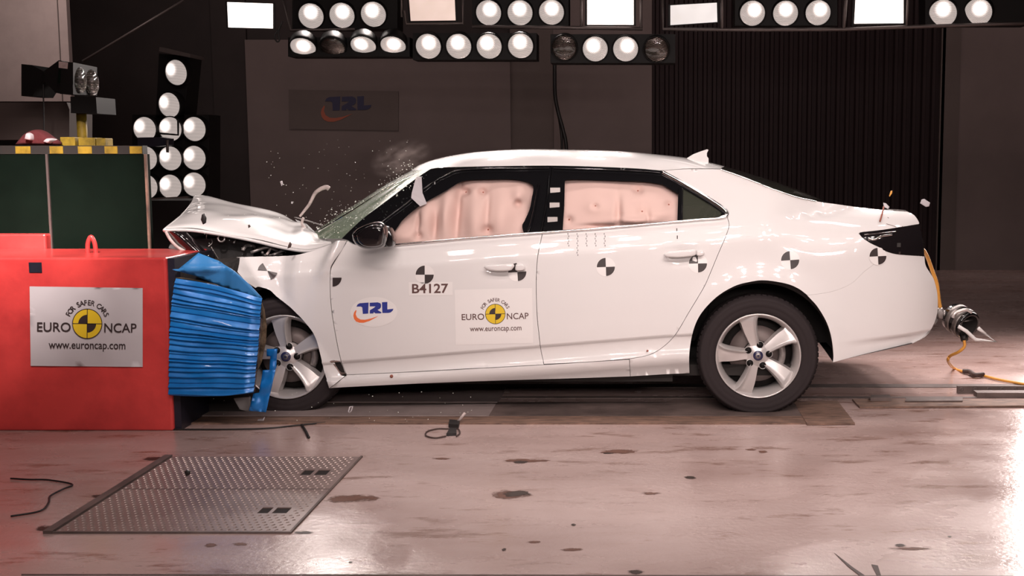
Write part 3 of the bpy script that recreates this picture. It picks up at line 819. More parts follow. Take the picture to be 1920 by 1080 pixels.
# arch liners
for (x, z, r, yy, a0, a1) in ((pr.x + .01, pr.z + .005, .405, .050, 3, 175), (pf.x, pf.z, .40, .10, -15, 150)):
    mk('arch_liner', *lathe_g([(r + .02, .012), (r - .012, .014), (r - .004, .04), (r, .14), (r, .33), (.15, .335), (.001, .34)], (x, yy - .03, z), 'y', 40, math.radians(a0), math.radians(a1)), 'liner', CAR)
    mk('arch_liner', *lathe_g([(r, -.02), (r, -.30), (.001, -.30)], (x, 2 * YC - .06, z), 'y', 24, math.radians(a0), math.radians(a1)), 'liner', CAR)

# --- bonnet, buckled upward: five long curves from near edge to far edge
HN = [(309, 430), (350, 431), (380, 434), (430, 442.5), (480, 452.5), (530, 464), (567, 470), (592, 469.5), (622, 457)]
cur = [(0.16, [(309, 428), (350, 428), (380, 431), (430, 439), (480, 449), (530, 461), (567, 467), (592, 466), (622, 457)]),
       (0.22, [(316, 422), (352, 418), (385, 420), (435, 428), (485, 438), (535, 450), (570, 456), (596, 455), (619, 452)]),
       (0.50, [(341, 402), (368, 396), (400, 398), (440, 406), (490, 417), (540, 428), (572, 434), (592, 438), (604, 444)]),
       (0.90, [(358, 383), (378, 380), (405, 383), (445, 392), (492, 404), (535, 414), (560, 420), (575, 425), (585, 436)]),
       (1.25, [(367, 365), (385, 367), (420, 374.5), (475, 387.5), (520, 400), (545, 408), (560, 413), (570, 418), (580, 433)]),
       (1.68, [(374, 384), (395, 386), (430, 392), (478, 402), (520, 410), (545, 416), (560, 422), (570, 428), (578, 436)])]
rows = []
NC = [resample([onY(p.x, p.y, Y) for p in cr(c, 6)], 44) for Y, c in cur]
for i in range(44):
    sec = cr([c[i] for c in NC], 7)
    out = []
    for p in sec:
        q = p.copy()
        q.z += 0.012 * noise.noise(Vector((p.x * 4, p.y * 4, 0))) - 0.016 * math.exp(-((p.x + 2.05 + .25 * (p.y - .5)) / .05) ** 2) * sm(0.2, 0.5, p.y)
        q.z += 0.012 * math.exp(-((p.x + 2.3 - .3 * (p.y - .5)) / .09) ** 2) * sm(0.2, 0.5, p.y)
        out.append(q)
    rows.append(out)
bon = loft('bonnet', rows, 'paint', CAR)
tag(bon, 'crumpled white bonnet folded upward')
# folded lip along the near edge, inner skin under the bonnet
lip = [onY(p.x, p.y + 3.2, 0.17) for p in cr(cur[0][1], 5)]
tube('bonnet_lip', lip, 0.011, 'paint', bon, 8, 0)
loft('inner_skin', [[p - Vector((-.02, 0, .035)) for p in r[3:-3]] for r in rows[1:-1]], 'void', bon)
fe = [NC[j][0] for j in range(5)]
tube('leading_edge_fold', [p + Vector((0.0, 0, -.012)) for p in fe], 0.012, 'paint', bon, 8, 6)
# far cowl edge line and dark cowl under the bonnet's rear corner
tube('cowl_wire', [onY(552, 407, 1.3), onY(580, 415, 1.3), onY(607, 424, 1.25)], 0.004, 'steel', CAR, 6)
loft('cowl', [[onY(553, 411, 1.2), onY(575, 420, 1.2), onY(592, 436, 1.1), onY(606, 440, .9)], [onY(575, 436, 1.0), onY(585, 441, .9), onY(596, 447, .7), onY(612, 455, .5)],
              [onY(570, 462, .5), onY(590, 463, .45), onY(605, 462, .4), onY(622, 462, .3)]], 'black_soft', CAR)

# engine bay: dark mass with bent bits
def crumple(name, x0, x1, y0, y1, z0, z1, m, parent, amp=0.06, n=14, seed=0):
    V, Fc = [], []
    bm = bmesh.new(); bmesh.ops.create_cube(bm, size=1)
    bmesh.ops.subdivide_edges(bm, edges=bm.edges, cuts=n, use_grid_fill=True)
    for v in bm.verts:
        p = Vector((x0 + (v.co.x + .5) * (x1 - x0), y0 + (v.co.y + .5) * (y1 - y0), z0 + (v.co.z + .5) * (z1 - z0)))
        q = p * 5 + Vector((seed, 0, 0))
        d = Vector((noise.noise(q), noise.noise(q + Vector((9, 0, 0))), noise.noise(q + Vector((0, 9, 0)))))
        d2 = Vector((noise.noise(q * 2.7), noise.noise(q * 2.7 + Vector((9, 0, 0))), noise.noise(q * 2.7 + Vector((0, 9, 0)))))
        v.co = p + d * amp + d2 * amp * .4
    bm.verts.index_update()
    V = [tuple(v.co) for v in bm.verts]; Fc = [tuple(v.index for v in f.verts) for f in bm.faces]; bm.free()
    return mk(name, V, Fc, m, parent, smooth=False)
crumple('engine', -2.35, -1.62, 0.50, 1.55, 0.25, 0.82, 'black_soft', CAR, 0.07, 16, 3)
crumple('crushed_front_end', -2.60, -2.32, 0.34, 1.70, 0.24, 0.86, 'void', CAR, 0.07, 18, 8)
crumple('headlamp_housing', -2.60, -2.18, 0.24, 0.46, 0.84, 0.95, 'black_soft', CAR, 0.02, 8, 11)
# bonnet strut, hinge bits, bright torn brackets in the gap under the bonnet
for pts, r, m_ in (([(470, 474), (500, 464), (520, 470)], .010, 'grey_metal'), ([(512, 478), (530, 470), (548, 466)], .009, 'grey_metal'),
                   ([(455, 470), (462, 461), (476, 462), (472, 468)], .010, 'grey_metal'), ([(500, 478), (508, 466), (514, 462)], .007, 'wiper'),
                   ([(438, 456), (444, 447), (450, 450)], .006, 'grey_metal'), ([(492, 473), (496, 478), (530, 477)], .007, 'grey_metal'),
                   ([(391, 462), (398, 455), (396, 447)], .003, 'tape'), ([(387, 440), (387, 447)], .003, 'tape'), ([(396, 463), (405, 478), (412, 490)], .002, 'tape')):
    tube('torn_bracket', [onY(a, b, 0.20 + .03 * k) for k, (a, b) in enumerate(pts)], r, m_, CAR, 6, 4)
rg = [onY(415 + 6.5 * math.cos(a), 447 + 6.5 * math.sin(a), 0.18) for a in [i * PI / 5 for i in range(11)]]
tube('washer_hose', rg, 0.005, 'grey_metal', CAR, 6, 0)
# broken headlamp lens: clear curved shell hanging under the bonnet's nose
rows = []
LE = [(311, 434), (318, 447), (327, 458), (337, 466), (350, 473)]
LI = [(330, 433), (350, 436), (362, 446), (372, 457), (385, 470)]
for i in range(5):
    rows.append([onY(LE[i][0] + (LI[i][0] - LE[i][0]) * t, LE[i][1] + (LI[i][1] - LE[i][1]) * t, 0.14 - .05 * math.sin(PI * t)) for t in [k / 8 for k in range(9)]])
hl = loft('headlamp_lens', rows, 'tail', CAR)
tube('lens_rim', [onY(a, b, .12) for a, b in LE], 0.009, 'wiper', hl, 8, 6)
panel_flap = [onY(320, 456, .2), onY(317, 464, .2), onY(340, 468, .2), onY(333, 463, .2)]
mk('clear_shard', [onY(322, 450, .25), onY(316, 465, .25), onY(345, 471, .2), onY(334, 463, .22)], [(0, 1, 2, 3)], 'clear', hl)
# wiper flung up
tube('wiper_blade', [onY(a, b, .75) for a, b in ((562, 406), (570, 396), (580, 383), (586, 371), (592, 361), (602, 354), (612, 351), (617, 354))], [0.007, 0.014], 'wiper', CAR, 8, 6, flat=.6)
tube('wiper_arm', [onY(a, b, .75) for a, b in ((569, 408), (566, 419), (571, 427), (573, 431))], 0.008, 'wiper', CAR, 6, 4)
# white tape flap hanging on the windscreen pillar
V = [proj(a, b, S, o_) for a, b, o_ in ((780, 332, .01), (790, 331, .012), (792, 362, .03), (800, 382, .012), (788, 387, .01), (771, 371, .03), (772, 362, .035))]
fl = mk('loose_tape', V + [v + Vector((0, .006, 0)) for v in V], [(0, 1, 2, 6), (6, 2, 3, 5), (5, 3, 4), (7, 13, 9, 8), (13, 12, 10, 9), (12, 11, 10)], 'paper', CAR, smooth=False)
# roof antenna fin
an = []
for yy, s in ((YC - .022, 1), (YC, 1.0), (YC + .022, 1)):
    pass
fin = [(1287, 297), (1300, 289), (1313, 284), (1325, 280), (1328, 281), (1325, 287), (1325, 293), (1328, 297), (1328, 305)]
c0 = [onY(a, b, YC - .28) for a, b in fin]
V = []
for k, (dy, s) in enumerate(((-.03, 0), (-.008, 1), (.008, 1), (.03, 0))):
    for p in c0:
        V.append(p + Vector((0, dy if s == 0 else dy, 0)))
n = len(c0); Fc = [(i * n + k, i * n + k + 1, (i + 1) * n + k + 1, (i + 1) * n + k) for i in range(3) for k in range(n - 1)]
Fc += [tuple(range(n)), tuple(3 * n + k for k in range(n))[::-1]]
mk('roof_antenna', V, Fc, 'paint', CAR, smooth=False)
# tow/parking sensor dot, small marks on the sill
for a, b, r in ((734, 705.5, .009), (1214, 658, .006), (707, 640, .0)):
    if r:
        p = proj(a, b, S, .002); mk('sill_plug', *lathe_g([(.0001, -.004), (r, -.003), (r, .004)], p, 'y', 12), 'bag_dot', CAR)
# ------------------------------------------------------------------ lettering and marks
_tc = {}
def glyphs(s, bold=0.0):
    """flat mesh of a word in Blender's built-in font: verts (x,y), faces, advance width"""
    k = (s, bold)
    if k not in _tc:
        c = bpy.data.curves.new('t', 'FONT'); c.body = s; c.size = 1.0; c.offset = bold; c.resolution_u = 4
        o = bpy.data.objects.new('t', c); COL.objects.link(o)
        bpy.context.view_layer.update()
        me = bpy.data.meshes.new_from_object(o.evaluated_get(bpy.context.evaluated_depsgraph_get()))
        _tc[k] = ([(v.co.x, v.co.y) for v in me.vertices], [tuple(p.vertices) for p in me.polygons])
        bpy.data.objects.remove(o); bpy.data.curves.remove(c); bpy.data.meshes.remove(me)
    return _tc[k]
def word(s, x0, x1, y0, y1, bold=0.0, ref=None):
    """word fitted into the box (u right, v up); ref = string that sets the vertical extent"""
    V, Fc = glyphs(s, bold); R = glyphs(ref, bold)[0] if ref else V
    a0 = min(v[0] for v in V); a1 = max(v[0] for v in V); b0 = min(v[1] for v in R); b1 = max(v[1] for v in R)
    return [(x0 + (v[0] - a0) / (a1 - a0) * (x1 - x0), y0 + (v[1] - b0) / (b1 - b0) * (y1 - y0)) for v in V], Fc
def disc(cx, cy, r, a0=0, a1=360, n=32, r0=0):
    k = max(3, int(n * (a1 - a0) / 360)); P = [(cx + r * math.cos(math.radians(a0 + (a1 - a0) * i / k)), cy + r * math.sin(math.radians(a0 + (a1 - a0) * i / k))) for i in range(k + 1)]
    if r0 > 0:
        Q = [(cx + r0 * math.cos(math.radians(a0 + (a1 - a0) * i / k)), cy + r0 * math.sin(math.radians(a0 + (a1 - a0) * i / k))) for i in range(k + 1)]
        return P + Q, [(i, i + 1, k + 2 + i, k + 1 + i) for i in range(k)]
    return [(cx, cy)] + P, [(0, i + 1, i + 2) for i in range(k)]
def rect(x0, x1, y0, y1): return [(x0, y0), (x1, y0), (x1, y1), (x0, y1)], [(0, 1, 2, 3)]
def fillpoly(P):
    v, t = cdt_fill([tuple(p) for p in P], [], []); return v, t
def grid_patch(poly, step):
    xs = [p[0] for p in poly]; ys = [p[1] for p in poly]; P = densify([tuple(p) for p in poly], step)
    pts = [(min(xs) + i * step, min(ys) + k * step) for i in range(1, int((max(xs) - min(xs)) / step) + 1) for k in range(1, int((max(ys) - min(ys)) / step) + 1)]
    pts = [p for p in pts if inside(p, P) and min(seg_dist(p, a, b) for a, b in zip(P, P[1:] + P[:1])) > step * .3]
    return cdt_fill(P, [], pts)
def decal(name, g, mp, m, parent, off):
    V, Fc = g
    return mk(name, [mp(u, v, off) for u, v in V], Fc, m, parent, smooth=False)
def body_map(cx, cy, s=1.0, rot=0.0):
    c, s_ = math.cos(math.radians(rot)), math.sin(math.radians(rot))
    def f(u, v, off):
        a = (u * c - v * s_) * s; b = (u * s_ + v * c) * s
        return proj(cx + a, cy - b, S, off)
    return f
def plane_map(cx, cy, Y, s=1.0, rot=0.0):
    c, s_ = math.cos(math.radians(rot)), math.sin(math.radians(rot))
    return lambda u, v, off: onY(cx + (u * c - v * s_) * s, cy - (u * s_ + v * c) * s, Y - off)
def safety_logo(mp, parent, o1, ink='ink'):
    parts = []
    for g_ in (word('EURO', -94, -31, -15.5, 2.0, 0.008, 'EURO'), word('NCAP', 32, 92.5, -16, 1.5, 0.008, 'NCAP'), word('www.euroncap.com', -72, 72, -52, -37, 0.008, None)): decal('lettering', g_, mp, ink, parent, o1 + .0006)
    s = 'FOR SAFER CARS'; wd = [0.62 if ch != ' ' else 0.45 for ch in s]; tot = sum(wd); ang = 69.0; acc = 0
    for ch, q in zip(s, wd):
        a = math.radians(90 + ang - 2 * ang * (acc + q / 2) / tot); acc += q
        if ch == ' ': continue
        V, Fc = glyphs(ch, 0.012); x0 = min(v[0] for v in V); x1 = max(v[0] for v in V); h = max(v[1] for v in glyphs('R')[0]); k = 9.3 / h
        R = 35.0; W = []
        for v in V:
            uu = (v[0] - (x0 + x1) / 2) * k * 0.92; vv = R + v[1] * k
            W.append((math.cos(a) * vv + math.sin(a) * uu, math.sin(a) * vv - math.cos(a) * uu))
        parts.append((W, Fc))
    decal('lettering', join2(parts), mp, ink, parent, o1 + .0006)
    yd = decal('emblem_disc', disc(0, 0, 27.5, n=48), mp, 'yellow', parent, o1 + .0006)
    decal('emblem_lines', join2([disc(0, 0, 28.3, n=48, r0=26.9), rect(-28, 28, -.7, .7), rect(-.7, .7, -28, 28), disc(0, 0, 16.8, 90, 180), disc(0, 0, 16.8, 270, 360)]), mp, 'ink', parent, o1 + .0012)
    return yd
def join2(parts):
    V, Fc = [], []
    for vs, fs in parts:
        k = len(V); V += list(vs); Fc += [tuple(i + k for i in f) for f in fs]
    return V, Fc
def lab_logo(mp, parent, o1, k=1.0, cols=('logo_blue', 'logo_orange')):
    q = lambda L: [((x - 1690) / 4 * k, (68 - y) / 4 * k) for x, y in L]
    T = q([(1560, 56), (1568, 40), (1584, 31), (1650, 27), (1646, 108), (1606, 110), (1603, 62), (1592, 55)])
    R = q([(1658, 29), (1718, 27), (1736, 34), (1742, 46), (1740, 64), (1730, 76), (1714, 82), (1745, 102), (1738, 108), (1700, 108), (1686, 98), (1684, 108), (1657, 108), (1658, 84), (1690, 66), (1700, 56), (1658, 56)])
    L = q([(1748, 27), (1788, 25), (1787, 80), (1832, 76), (1826, 90), (1812, 102), (1795, 106), (1750, 106)])
    sw = q([(1555, 80), (1541, 100), (1536, 122), (1541, 146), (1556, 165), (1580, 174), (1612, 175), (1655, 162), (1722, 127), (1665, 145), (1622, 153), (1588, 151), (1564, 136), (1554, 112), (1560, 84)])
    decal('letters', join2([fillpoly(T), fillpoly(R), fillpoly(L)]), mp, cols[0], parent, o1 + .0006)
    decal('swoosh', fillpoly(sw), mp, cols[1], parent, o1 + .0006)

# stickers on the car
def sticker(name, poly, mp, parent, off=.0012, m='sticker', step=8): return decal(name, grid_patch(poly, step), mp, m, parent, off)
circle = lambda r, n=28, k=1.0: [(r * math.cos(2 * PI * i / n), k * r * math.sin(2 * PI * i / n)) for i in range(n)]
mp = body_map(701, 585, 1.0, 1.5)
st = sticker('logo_sticker', [(x, y) for x, y in circle(44, 36, 0.64)], mp, front_door); lab_logo(body_map(701.5, 577.5, 1.02, 1), st, .0016)
mp = body_map(928.7, 588.7, 0.672, 1.3)
st = sticker('logo_sticker', [(-112, -84), (104, -84), (104, 70), (-112, 70)], mp, front_door); safety_logo(mp, st, .0016, 'ink_soft')
mp = body_map(806.5, 541, 1.0, 0.6)
st = sticker('number_sticker', [(-40, -13), (42, -13), (42, 12), (-40, 12)], mp, front_door)
decal('number', word('B4127', -34, 34, -9, 9, 0.02), mp, 'ink_soft', st, .0022)
def fan(cx, cy, rot, parent, r=17, quads=(90, 270), kx=1.0, white=True, off=0.0):
    mp = body_map(cx, cy, 1.0, rot)
    s = sticker('target_sticker', [(x * kx, y) for x, y in circle(r * 1.06)], mp, parent, .0012 + off) if white else parent
    g = join2([disc(0, 0, r, a, a + 90, 40) for a in quads]); g = ([(x * kx, y) for x, y in g[0]], g[1])
    decal('target_quarters', g, mp, 'fan', s, .0022 + off); return s
fan(796.3, 515, 0, front_door); fan(970, 510, 4, front_door); fan(623.5, 520.5, 0, front_door, quads=(270,), white=False)
fan(1136, 500.5, 2, rear_door); fan(1308.7, 494, 1, rear_door)
fan(1481.6, 487.8, 4, quarter); fan(1646.2, 480.5, 3, bumper, r=15.8, off=.002); 
wm = lambda f: (lambda u, v, off: (lambda p: Vector((p.x, p.y + wing_mod(p.x, p.z) - .001, p.z)))(f(u, v, off)))
f0 = wm(body_map(501, 507.5, 1.0, 14))
g = join2([disc(0, 0, 16.5, 106, 160, 60), disc(0, 0, 18, -84, -29, 60)]); decal('target_quarters', g, f0, 'fan', front_wing, .004)
# dashed ink marks on the rear door
dd = []
for k, x in enumerate((1065, 1082, 1099, 1116, 1133)):
    for j in range(6 if k != 1 else 10):
        dd.append(rect(x - 1150 + (1 if j % 2 else -.6), x - 1150 + (2 if j % 2 else .4), -(437 + 4.4 * j - 450) - 3.2, -(437 + 4.4 * j - 450)))
dd += [rect(1269 - 1150 - .9, 1269 - 1150 + .9, -(428 - 450) - 6, -(428 - 450)), rect(1270 - 1150 - .9, 1270 - 1150 + .9, -(441.5 - 450) - 6.5, -(441.5 - 450))]
for k_ in range(5): decal('ink_marks', join2(dd[(0, 6, 16, 22, 28)[k_]:(6, 16, 22, 28, 34)[k_]]), body_map(1150, 450), 'ink', rear_door, .0018)
decal('ink_marks', join2(dd[34:]), body_map(1150, 450), 'ink', rear_door, .0018)
decal('crack_line', join2([tuple([[(-3, -8), (26, -26), (26.6, -25), (-2.6, -7)], [(0, 1, 2, 3)]]), tuple([[(-5, -20), (14, -26), (14, -25), (-5, -19)], [(0, 1, 2, 3)]])]), body_map(1667, 400), 'ink_soft', quarter, .002)

# ------------------------------------------------------------------ floor
FX0, FX1, FY0, FY1 = -12, 9, -9, 9.0
fm = bpy.data.materials.new('painted_concrete'); t, n, l = nt(fm); b = n['Principled BSDF']
tc = n.new('ShaderNodeTexCoord')
def nz(scale, det, st, rough=0.6):
    mp_ = n.new('ShaderNodeMapping'); mp_.inputs['Scale'].default_value = st; l.new(tc.outputs['Object'], mp_.inputs['Vector'])
    q = n.new('ShaderNodeTexNoise'); q.inputs['Scale'].default_value = scale; q.inputs['Detail'].default_value = det; q.inputs['Roughness'].default_value = rough
    l.new(mp_.outputs[0], q.inputs['Vector']); return q
def ramp(src, c0, c1, p0, p1):
    r = n.new('ShaderNodeValToRGB'); r.color_ramp.elements[0].color = (*c0, 1); r.color_ramp.elements[1].color = (*c1, 1)
    r.color_ramp.elements[0].position = p0; r.color_ramp.elements[1].position = p1; l.new(src, r.inputs[0]); return r
def mix(a, b_, f, mode='MIX'):
    x = n.new('ShaderNodeMix'); x.data_type = 'RGBA'; x.blend_type = mode
    for s, v in ((6, a), (7, b_)):
        if isinstance(v, tuple): x.inputs[s].default_value = (*v, 1)
        else: l.new(v, x.inputs[s])
    if isinstance(f, float): x.inputs[0].default_value = f
    else: l.new(f, x.inputs[0])
    return x.outputs[2]
base = ramp(nz(0.9, 5, (0.7, 1.6, 1)).outputs[0], (0.37, 0.25, 0.225), (0.55, 0.42, 0.395), 0.32, 0.68)
sc = ramp(nz(3.2, 8, (0.8, 3.0, 1), 0.72).outputs[0], (1, 1, 1), (0, 0, 0), 0.35, 0.44)
c1 = mix(base.outputs[0], (0.25, 0.145, 0.115), sc.outputs[0])
sp2 = ramp(nz(9, 6, (1, 2.4, 1), 0.7).outputs[0], (1, 1, 1), (0, 0, 0), 0.24, 0.33)
c2 = mix(c1, (0.10, 0.06, 0.045), sp2.outputs[0])
l.new(c2, b.inputs['Base Color'])
mr = n.new('ShaderNodeMapRange'); mr.inputs[1].default_value = 0.3; mr.inputs[2].default_value = 0.7; mr.inputs[3].default_value = 0.17; mr.inputs[4].default_value = 0.36
l.new(nz(2.2, 5, (1, 1.6, 1)).outputs[0], mr.inputs[0]); l.new(mr.outputs[0], b.inputs['Roughness'])
bp = n.new('ShaderNodeBump'); bp.inputs['Strength'].default_value = 0.35; bp.inputs['Distance'].default_value = 0.004
l.new(nz(38, 3, (1, 1, 1)).outputs[0], bp.inputs['Height']); l.new(bp.outputs[0], b.inputs['Normal'])
b.inputs['Specular IOR Level'].default_value = 0.6
M['floor'] = fm
vs, fs = box_g(FX0, FX1, FY0, FY1, -0.1, 0.0)
floor = mk('floor', vs, fs, 'floor', smooth=False); floor['kind'] = 'structure'
def blob(px, py, rx, ry, m, seed=0, z=0.0012, parent=floor, amp=.45, name='oil_stain'):
    P = []
    for i in range(36):
        a = 2 * PI * i / 36; k = 1 + amp * noise.noise(Vector((math.cos(a) * 1.6 + seed, math.sin(a) * 1.6, seed * .7))) + .25 * noise.noise(Vector((math.cos(a) * 6 + seed, math.sin(a) * 6, 2)))
        q = onZ(px + rx * k * math.cos(a), py + ry * k * math.sin(a), z); P.append(q)
    c = onZ(px, py, z)
    return mk(name, [c] + P, [(0, i + 1, (i + 1) % 36 + 1) for i in range(36)], m, parent, smooth=False)
def stain_mat(name, col, rough):
    m = bpy.data.materials.new(name); t, n, l = nt(m); b = n['Principled BSDF']
    b.inputs['Base Color'].default_value = (*col, 1); b.inputs['Roughness'].default_value = rough; b.inputs['Specular IOR Level'].default_value = .15
    tc = n.new('ShaderNodeTexCoord'); vm = n.new('ShaderNodeVectorMath'); vm.operation = 'SUBTRACT'; vm.inputs[1].default_value = (.5, .5, 0)
    sp = n.new('ShaderNodeVectorMath'); sp.operation = 'MULTIPLY'; sp.inputs[1].default_value = (1, 1, 0)
    l.new(tc.outputs['Generated'], vm.inputs[0]); l.new(vm.outputs[0], sp.inputs[0])
    ln = n.new('ShaderNodeVectorMath'); ln.operation = 'LENGTH'; l.new(sp.outputs[0], ln.inputs[0])
    ns = n.new('ShaderNodeTexNoise'); ns.inputs['Scale'].default_value = 14; ns.inputs['Detail'].default_value = 8; ns.inputs['Roughness'].default_value = .7
    l.new(tc.outputs['Object'], ns.inputs['Vector'])
    a = n.new('ShaderNodeMath'); a.operation = 'MULTIPLY_ADD'; a.inputs[1].default_value = -2.1; a.inputs[2].default_value = 0.55
    l.new(ln.outputs[1], a.inputs[0])
    c = n.new('ShaderNodeMath'); c.operation = 'MULTIPLY_ADD'; c.inputs[1].default_value = 2.6; c.inputs[2].default_value = -0.85; l.new(ns.outputs[0], c.inputs[0])
    d = n.new('ShaderNodeMath'); d.operation = 'ADD'; d.use_clamp = True; l.new(a.outputs[0], d.inputs[0]); l.new(c.outputs[0], d.inputs[1])
    e = n.new('ShaderNodeMath'); e.operation = 'MULTIPLY'; e.inputs[1].default_value = 1.9; e.use_clamp = True; l.new(d.outputs[0], e.inputs[0])
    l.new(e.outputs[0], b.inputs['Alpha']); return m
M['stain'] = stain_mat('oil_stain', (0.045, 0.028, 0.022), 0.45); M['stain2'] = stain_mat('brown_stain', (0.17, 0.085, 0.062), 0.5); M['dark_strip'] = mat('dark_strip', (0.06, 0.035, 0.03), 0.6)
for k, (a, b_, rx, ry, m_) in enumerate(((962, 927, 36, 9, 'stain2'), (968, 926, 27, 6, 'stain'), (985, 864, 36, 3.5, 'stain2'), (975, 866, 14, 2.5, 'stain'), (1160, 846, 34, 5, 'stain2'), (1140, 850, 12, 2, 'stain'), (1407, 843, 12, 2, 'stain2'),
        (1430, 847, 10, 2, 'stain2'), (1294, 895, 13, 3, 'stain'), (660, 935, 62, 8, 'stain2'), (1190, 1072, 18, 5, 'stain'), (1075, 984, 5, 2, 'stain'), (1690, 1022, 12, 3, 'stain'), (1780, 1006, 5, 1.5, 'stain'), (1710, 1028, 40, 3, 'stain2'),
        (290, 860, 22, 4, 'stain'), (190, 930, 22, 4, 'stain'), (95, 990, 26, 7, 'stain'), (570, 999, 20, 3, 'stain'), (395, 1022, 12, 4, 'stain2'), (450, 1020, 14, 3, 'stain2'), (657, 1054, 4, 2, 'stain'), (1218, 925, 20, 3, 'stain2'), (830, 860, 20, 2, 'stain2'),
        (945, 1030, 5, 3, 'stain'), (1070, 1030, 22, 3, 'stain2'), (1000, 1016, 14, 2, 'stain2'))):
    blob(a, b_, rx, ry, m_, k * 1.7 + .3, 0.001 + .0004 * (m_ == 'stain'))
def floor_quad(name, P, m, z, parent, th=0.004):
    V = [onZ(a, b_, z) for a, b_ in P]; k = len(V); V += [v - Vector((0, 0, th)) for v in V]
    return mk(name, V, [tuple(range(k)), tuple(range(k, 2 * k))[::-1]] + [(i, (i + 1) % k, k + (i + 1) % k, k + i) for i in range(k)], m, parent, smooth=False)
floor_quad('floor_joint', [(40, 1076), (1000, 1077), (1900, 1079.5), (1900, 1081.5), (1000, 1078.6), (40, 1077.6)], 'board', 0.002, floor)
floor_quad('floor_scratch', [(1564, 1036), (1600, 1064), (1622, 1079), (1612, 1079), (1590, 1062)], 'dark_strip', 0.002, floor, .001)
floor_quad('floor_scratch', [(1634, 1058), (1646, 1060), (1652, 1079), (1644, 1079)], 'dark_strip', 0.002, floor, .001)

# steel hatch plates with raised tread pattern
yA, yB, yC_ = onZ(500, 858).y, onZ(420, 919.5).y, onZ(300, 999.5).y
XL = (onZ(320, 857).x + onZ(107, 998).x) / 2; XR = (onZ(676, 858).x + onZ(545, 1000).x) / 2
M['tread'] = mat('chequer_plate_steel', (0.27, 0.195, 0.18), 0.42, metal=0.15, var=0.25, vscale=3, spec=0.6)
M['tread_top'] = mat('worn_tread_steel', (0.36, 0.29, 0.27), 0.32, metal=0.6)
def hatch(y0, y1, slot, label):
    r = empty('floor_hatch', ((XL + XR) / 2, (y0 + y1) / 2, 0), label, 'floor hatch', 'chequered hatch plates in the floor')
    sx0, sx1, sm_, sy0, sy1 = slot
    xs = [XL + .006, sx0, sm_ - .008, sm_ + .008, sx1, XR - .004]; parts = []
    ys = [y0 + .005, sy0, sy1, y1 - .005]
    for i in range(5):
        for k in range(3):
            if k == 1 and i in (1, 3): continue
            parts.append(box_g(xs[i], xs[i + 1], ys[k], ys[k + 1], .0, .006))
    mk('hatch_plate', *join_g(parts), 'tread', r, smooth=False)
    bs = []; px_ = .030; nx = int((XR - XL) / px_); ny = int((y1 - y0) / px_)
    for i in range(nx):
        for k in range(ny):
            cx, cy = XL + .02 + i * px_ + (px_ / 2 if k % 2 else 0), y0 + .018 + k * px_
            if cx > XR - .015 or cy > y1 - .012: continue
            if sx0 - .012 < cx < sx1 + .012 and sy0 - .012 < cy < sy1 + .012: continue
            d = (1, 1) if (i + k) % 2 else (1, 1); L, W = .0095, .0035; ax, ay = d[0] * .707, d[1] * .707
            bs.append(([(cx - ax * L, cy - ay * L, .006), (cx + ay * W, cy - ax * W, .006), (cx + ax * L, cy + ay * L, .006), (cx - ay * W, cy + ax * W, .006), (cx - ax * L * .5, cy - ay * L * .5, .009), (cx + ax * L * .5, cy + ay * L * .5, .009)],
                       [(0, 1, 4), (1, 2, 5, 4), (2, 3, 5), (3, 0, 4, 5)]))
    tag(mk('tread_pattern', *join_g(bs), 'tread_top', r, smooth=False), 'small raised tread lozenges')
    for a, b2 in ((sx0, sm_ - .008), (sm_ + .008, sx1)):
        box('lifting_slot', a, b2, sy0, sy1, .0005, .0015, 'void', r)
sA = (onZ(567, 888).x, onZ(616, 888).x, onZ(590, 888).x, onZ(590, 893).y, onZ(590, 883).y)
sB = (onZ(488, 959).x, onZ(543, 959).x, onZ(512, 959).x, onZ(512, 965).y, onZ(512, 954).y)
hatch(yB, yA, sA, 'chequered steel hatch plate in the floor, the farther of two, nearer the red block')
hatch(yC_, yB, sB, 'chequered steel hatch plate in the floor, the nearer of two, farther from the car')
fr_ = box('hatch_frame', XL - .035, XL, yC_ - .01, yA + .01, .0, .012, 'board', floor)
box('hatch_frame', XR - .003, XR + .006, yC_ - .01, yA + .01, .0, .007, 'board', floor); box('hatch_frame', XL, XR, yC_ - .008, yC_ + .003, .0, .006, 'board', floor)
box('hatch_frame', XL, XR, yB - .004, yB + .004, .0, .0065, 'board', floor)

# track boards, rails, plywood pads under the car
ne = onZ(1000, 796).y; fe_ = 2.1
x_end = onZ(1513, 795).x
box('track_board', -4.6, x_end, ne, onZ(1000, 783).y, 0.0, 0.008, M['wood'] , floor).name = 'track_board_edge'
box('track_board', -4.6, x_end, onZ(1000, 783).y + .002, onZ(1000, 757).y, 0.0, 0.010, 'board', floor)
box('track_plate', -3.6, onZ(925, 770).x, onZ(700, 758).y, onZ(700, 729).y, 0.0, 0.014, 'plate', floor)
box('track_plate', -3.6, onZ(925, 770).x, onZ(700, 784).y, onZ(700, 761).y, 0.010, 0.014, 'plate', floor)
r_y0, r_y1 = onZ(1700, 727).y, onZ(1700, 721).y
box('track_slot', onZ(1500, 724).x, 8, r_y0, r_y1, 0.0, 0.004, 'board', floor)
box('track_slot', -4, onZ(1500, 724).x, r_y0, r_y1, 0.0, 0.004, 'board', floor)
box('track_slot', -4, 8, onZ(1700, 747).y, onZ(1700, 744.5).y, 0.0, 0.004, 'board', floor)
t1 = floor_quad('plywood_sheet', [(1487, 752), (1513, 794), (1603, 793), (1575, 757), (1570, 751)], 'wood', 0.012, None, .010)
tag(t1, 'worn plywood sheet on the floor behind the rear tyre', 'board')
t2 = floor_quad('plywood_strip', [(1598, 748), (1612, 762.5), (1960, 760), (1960, 748)], 'wood', 0.012, None, .010)
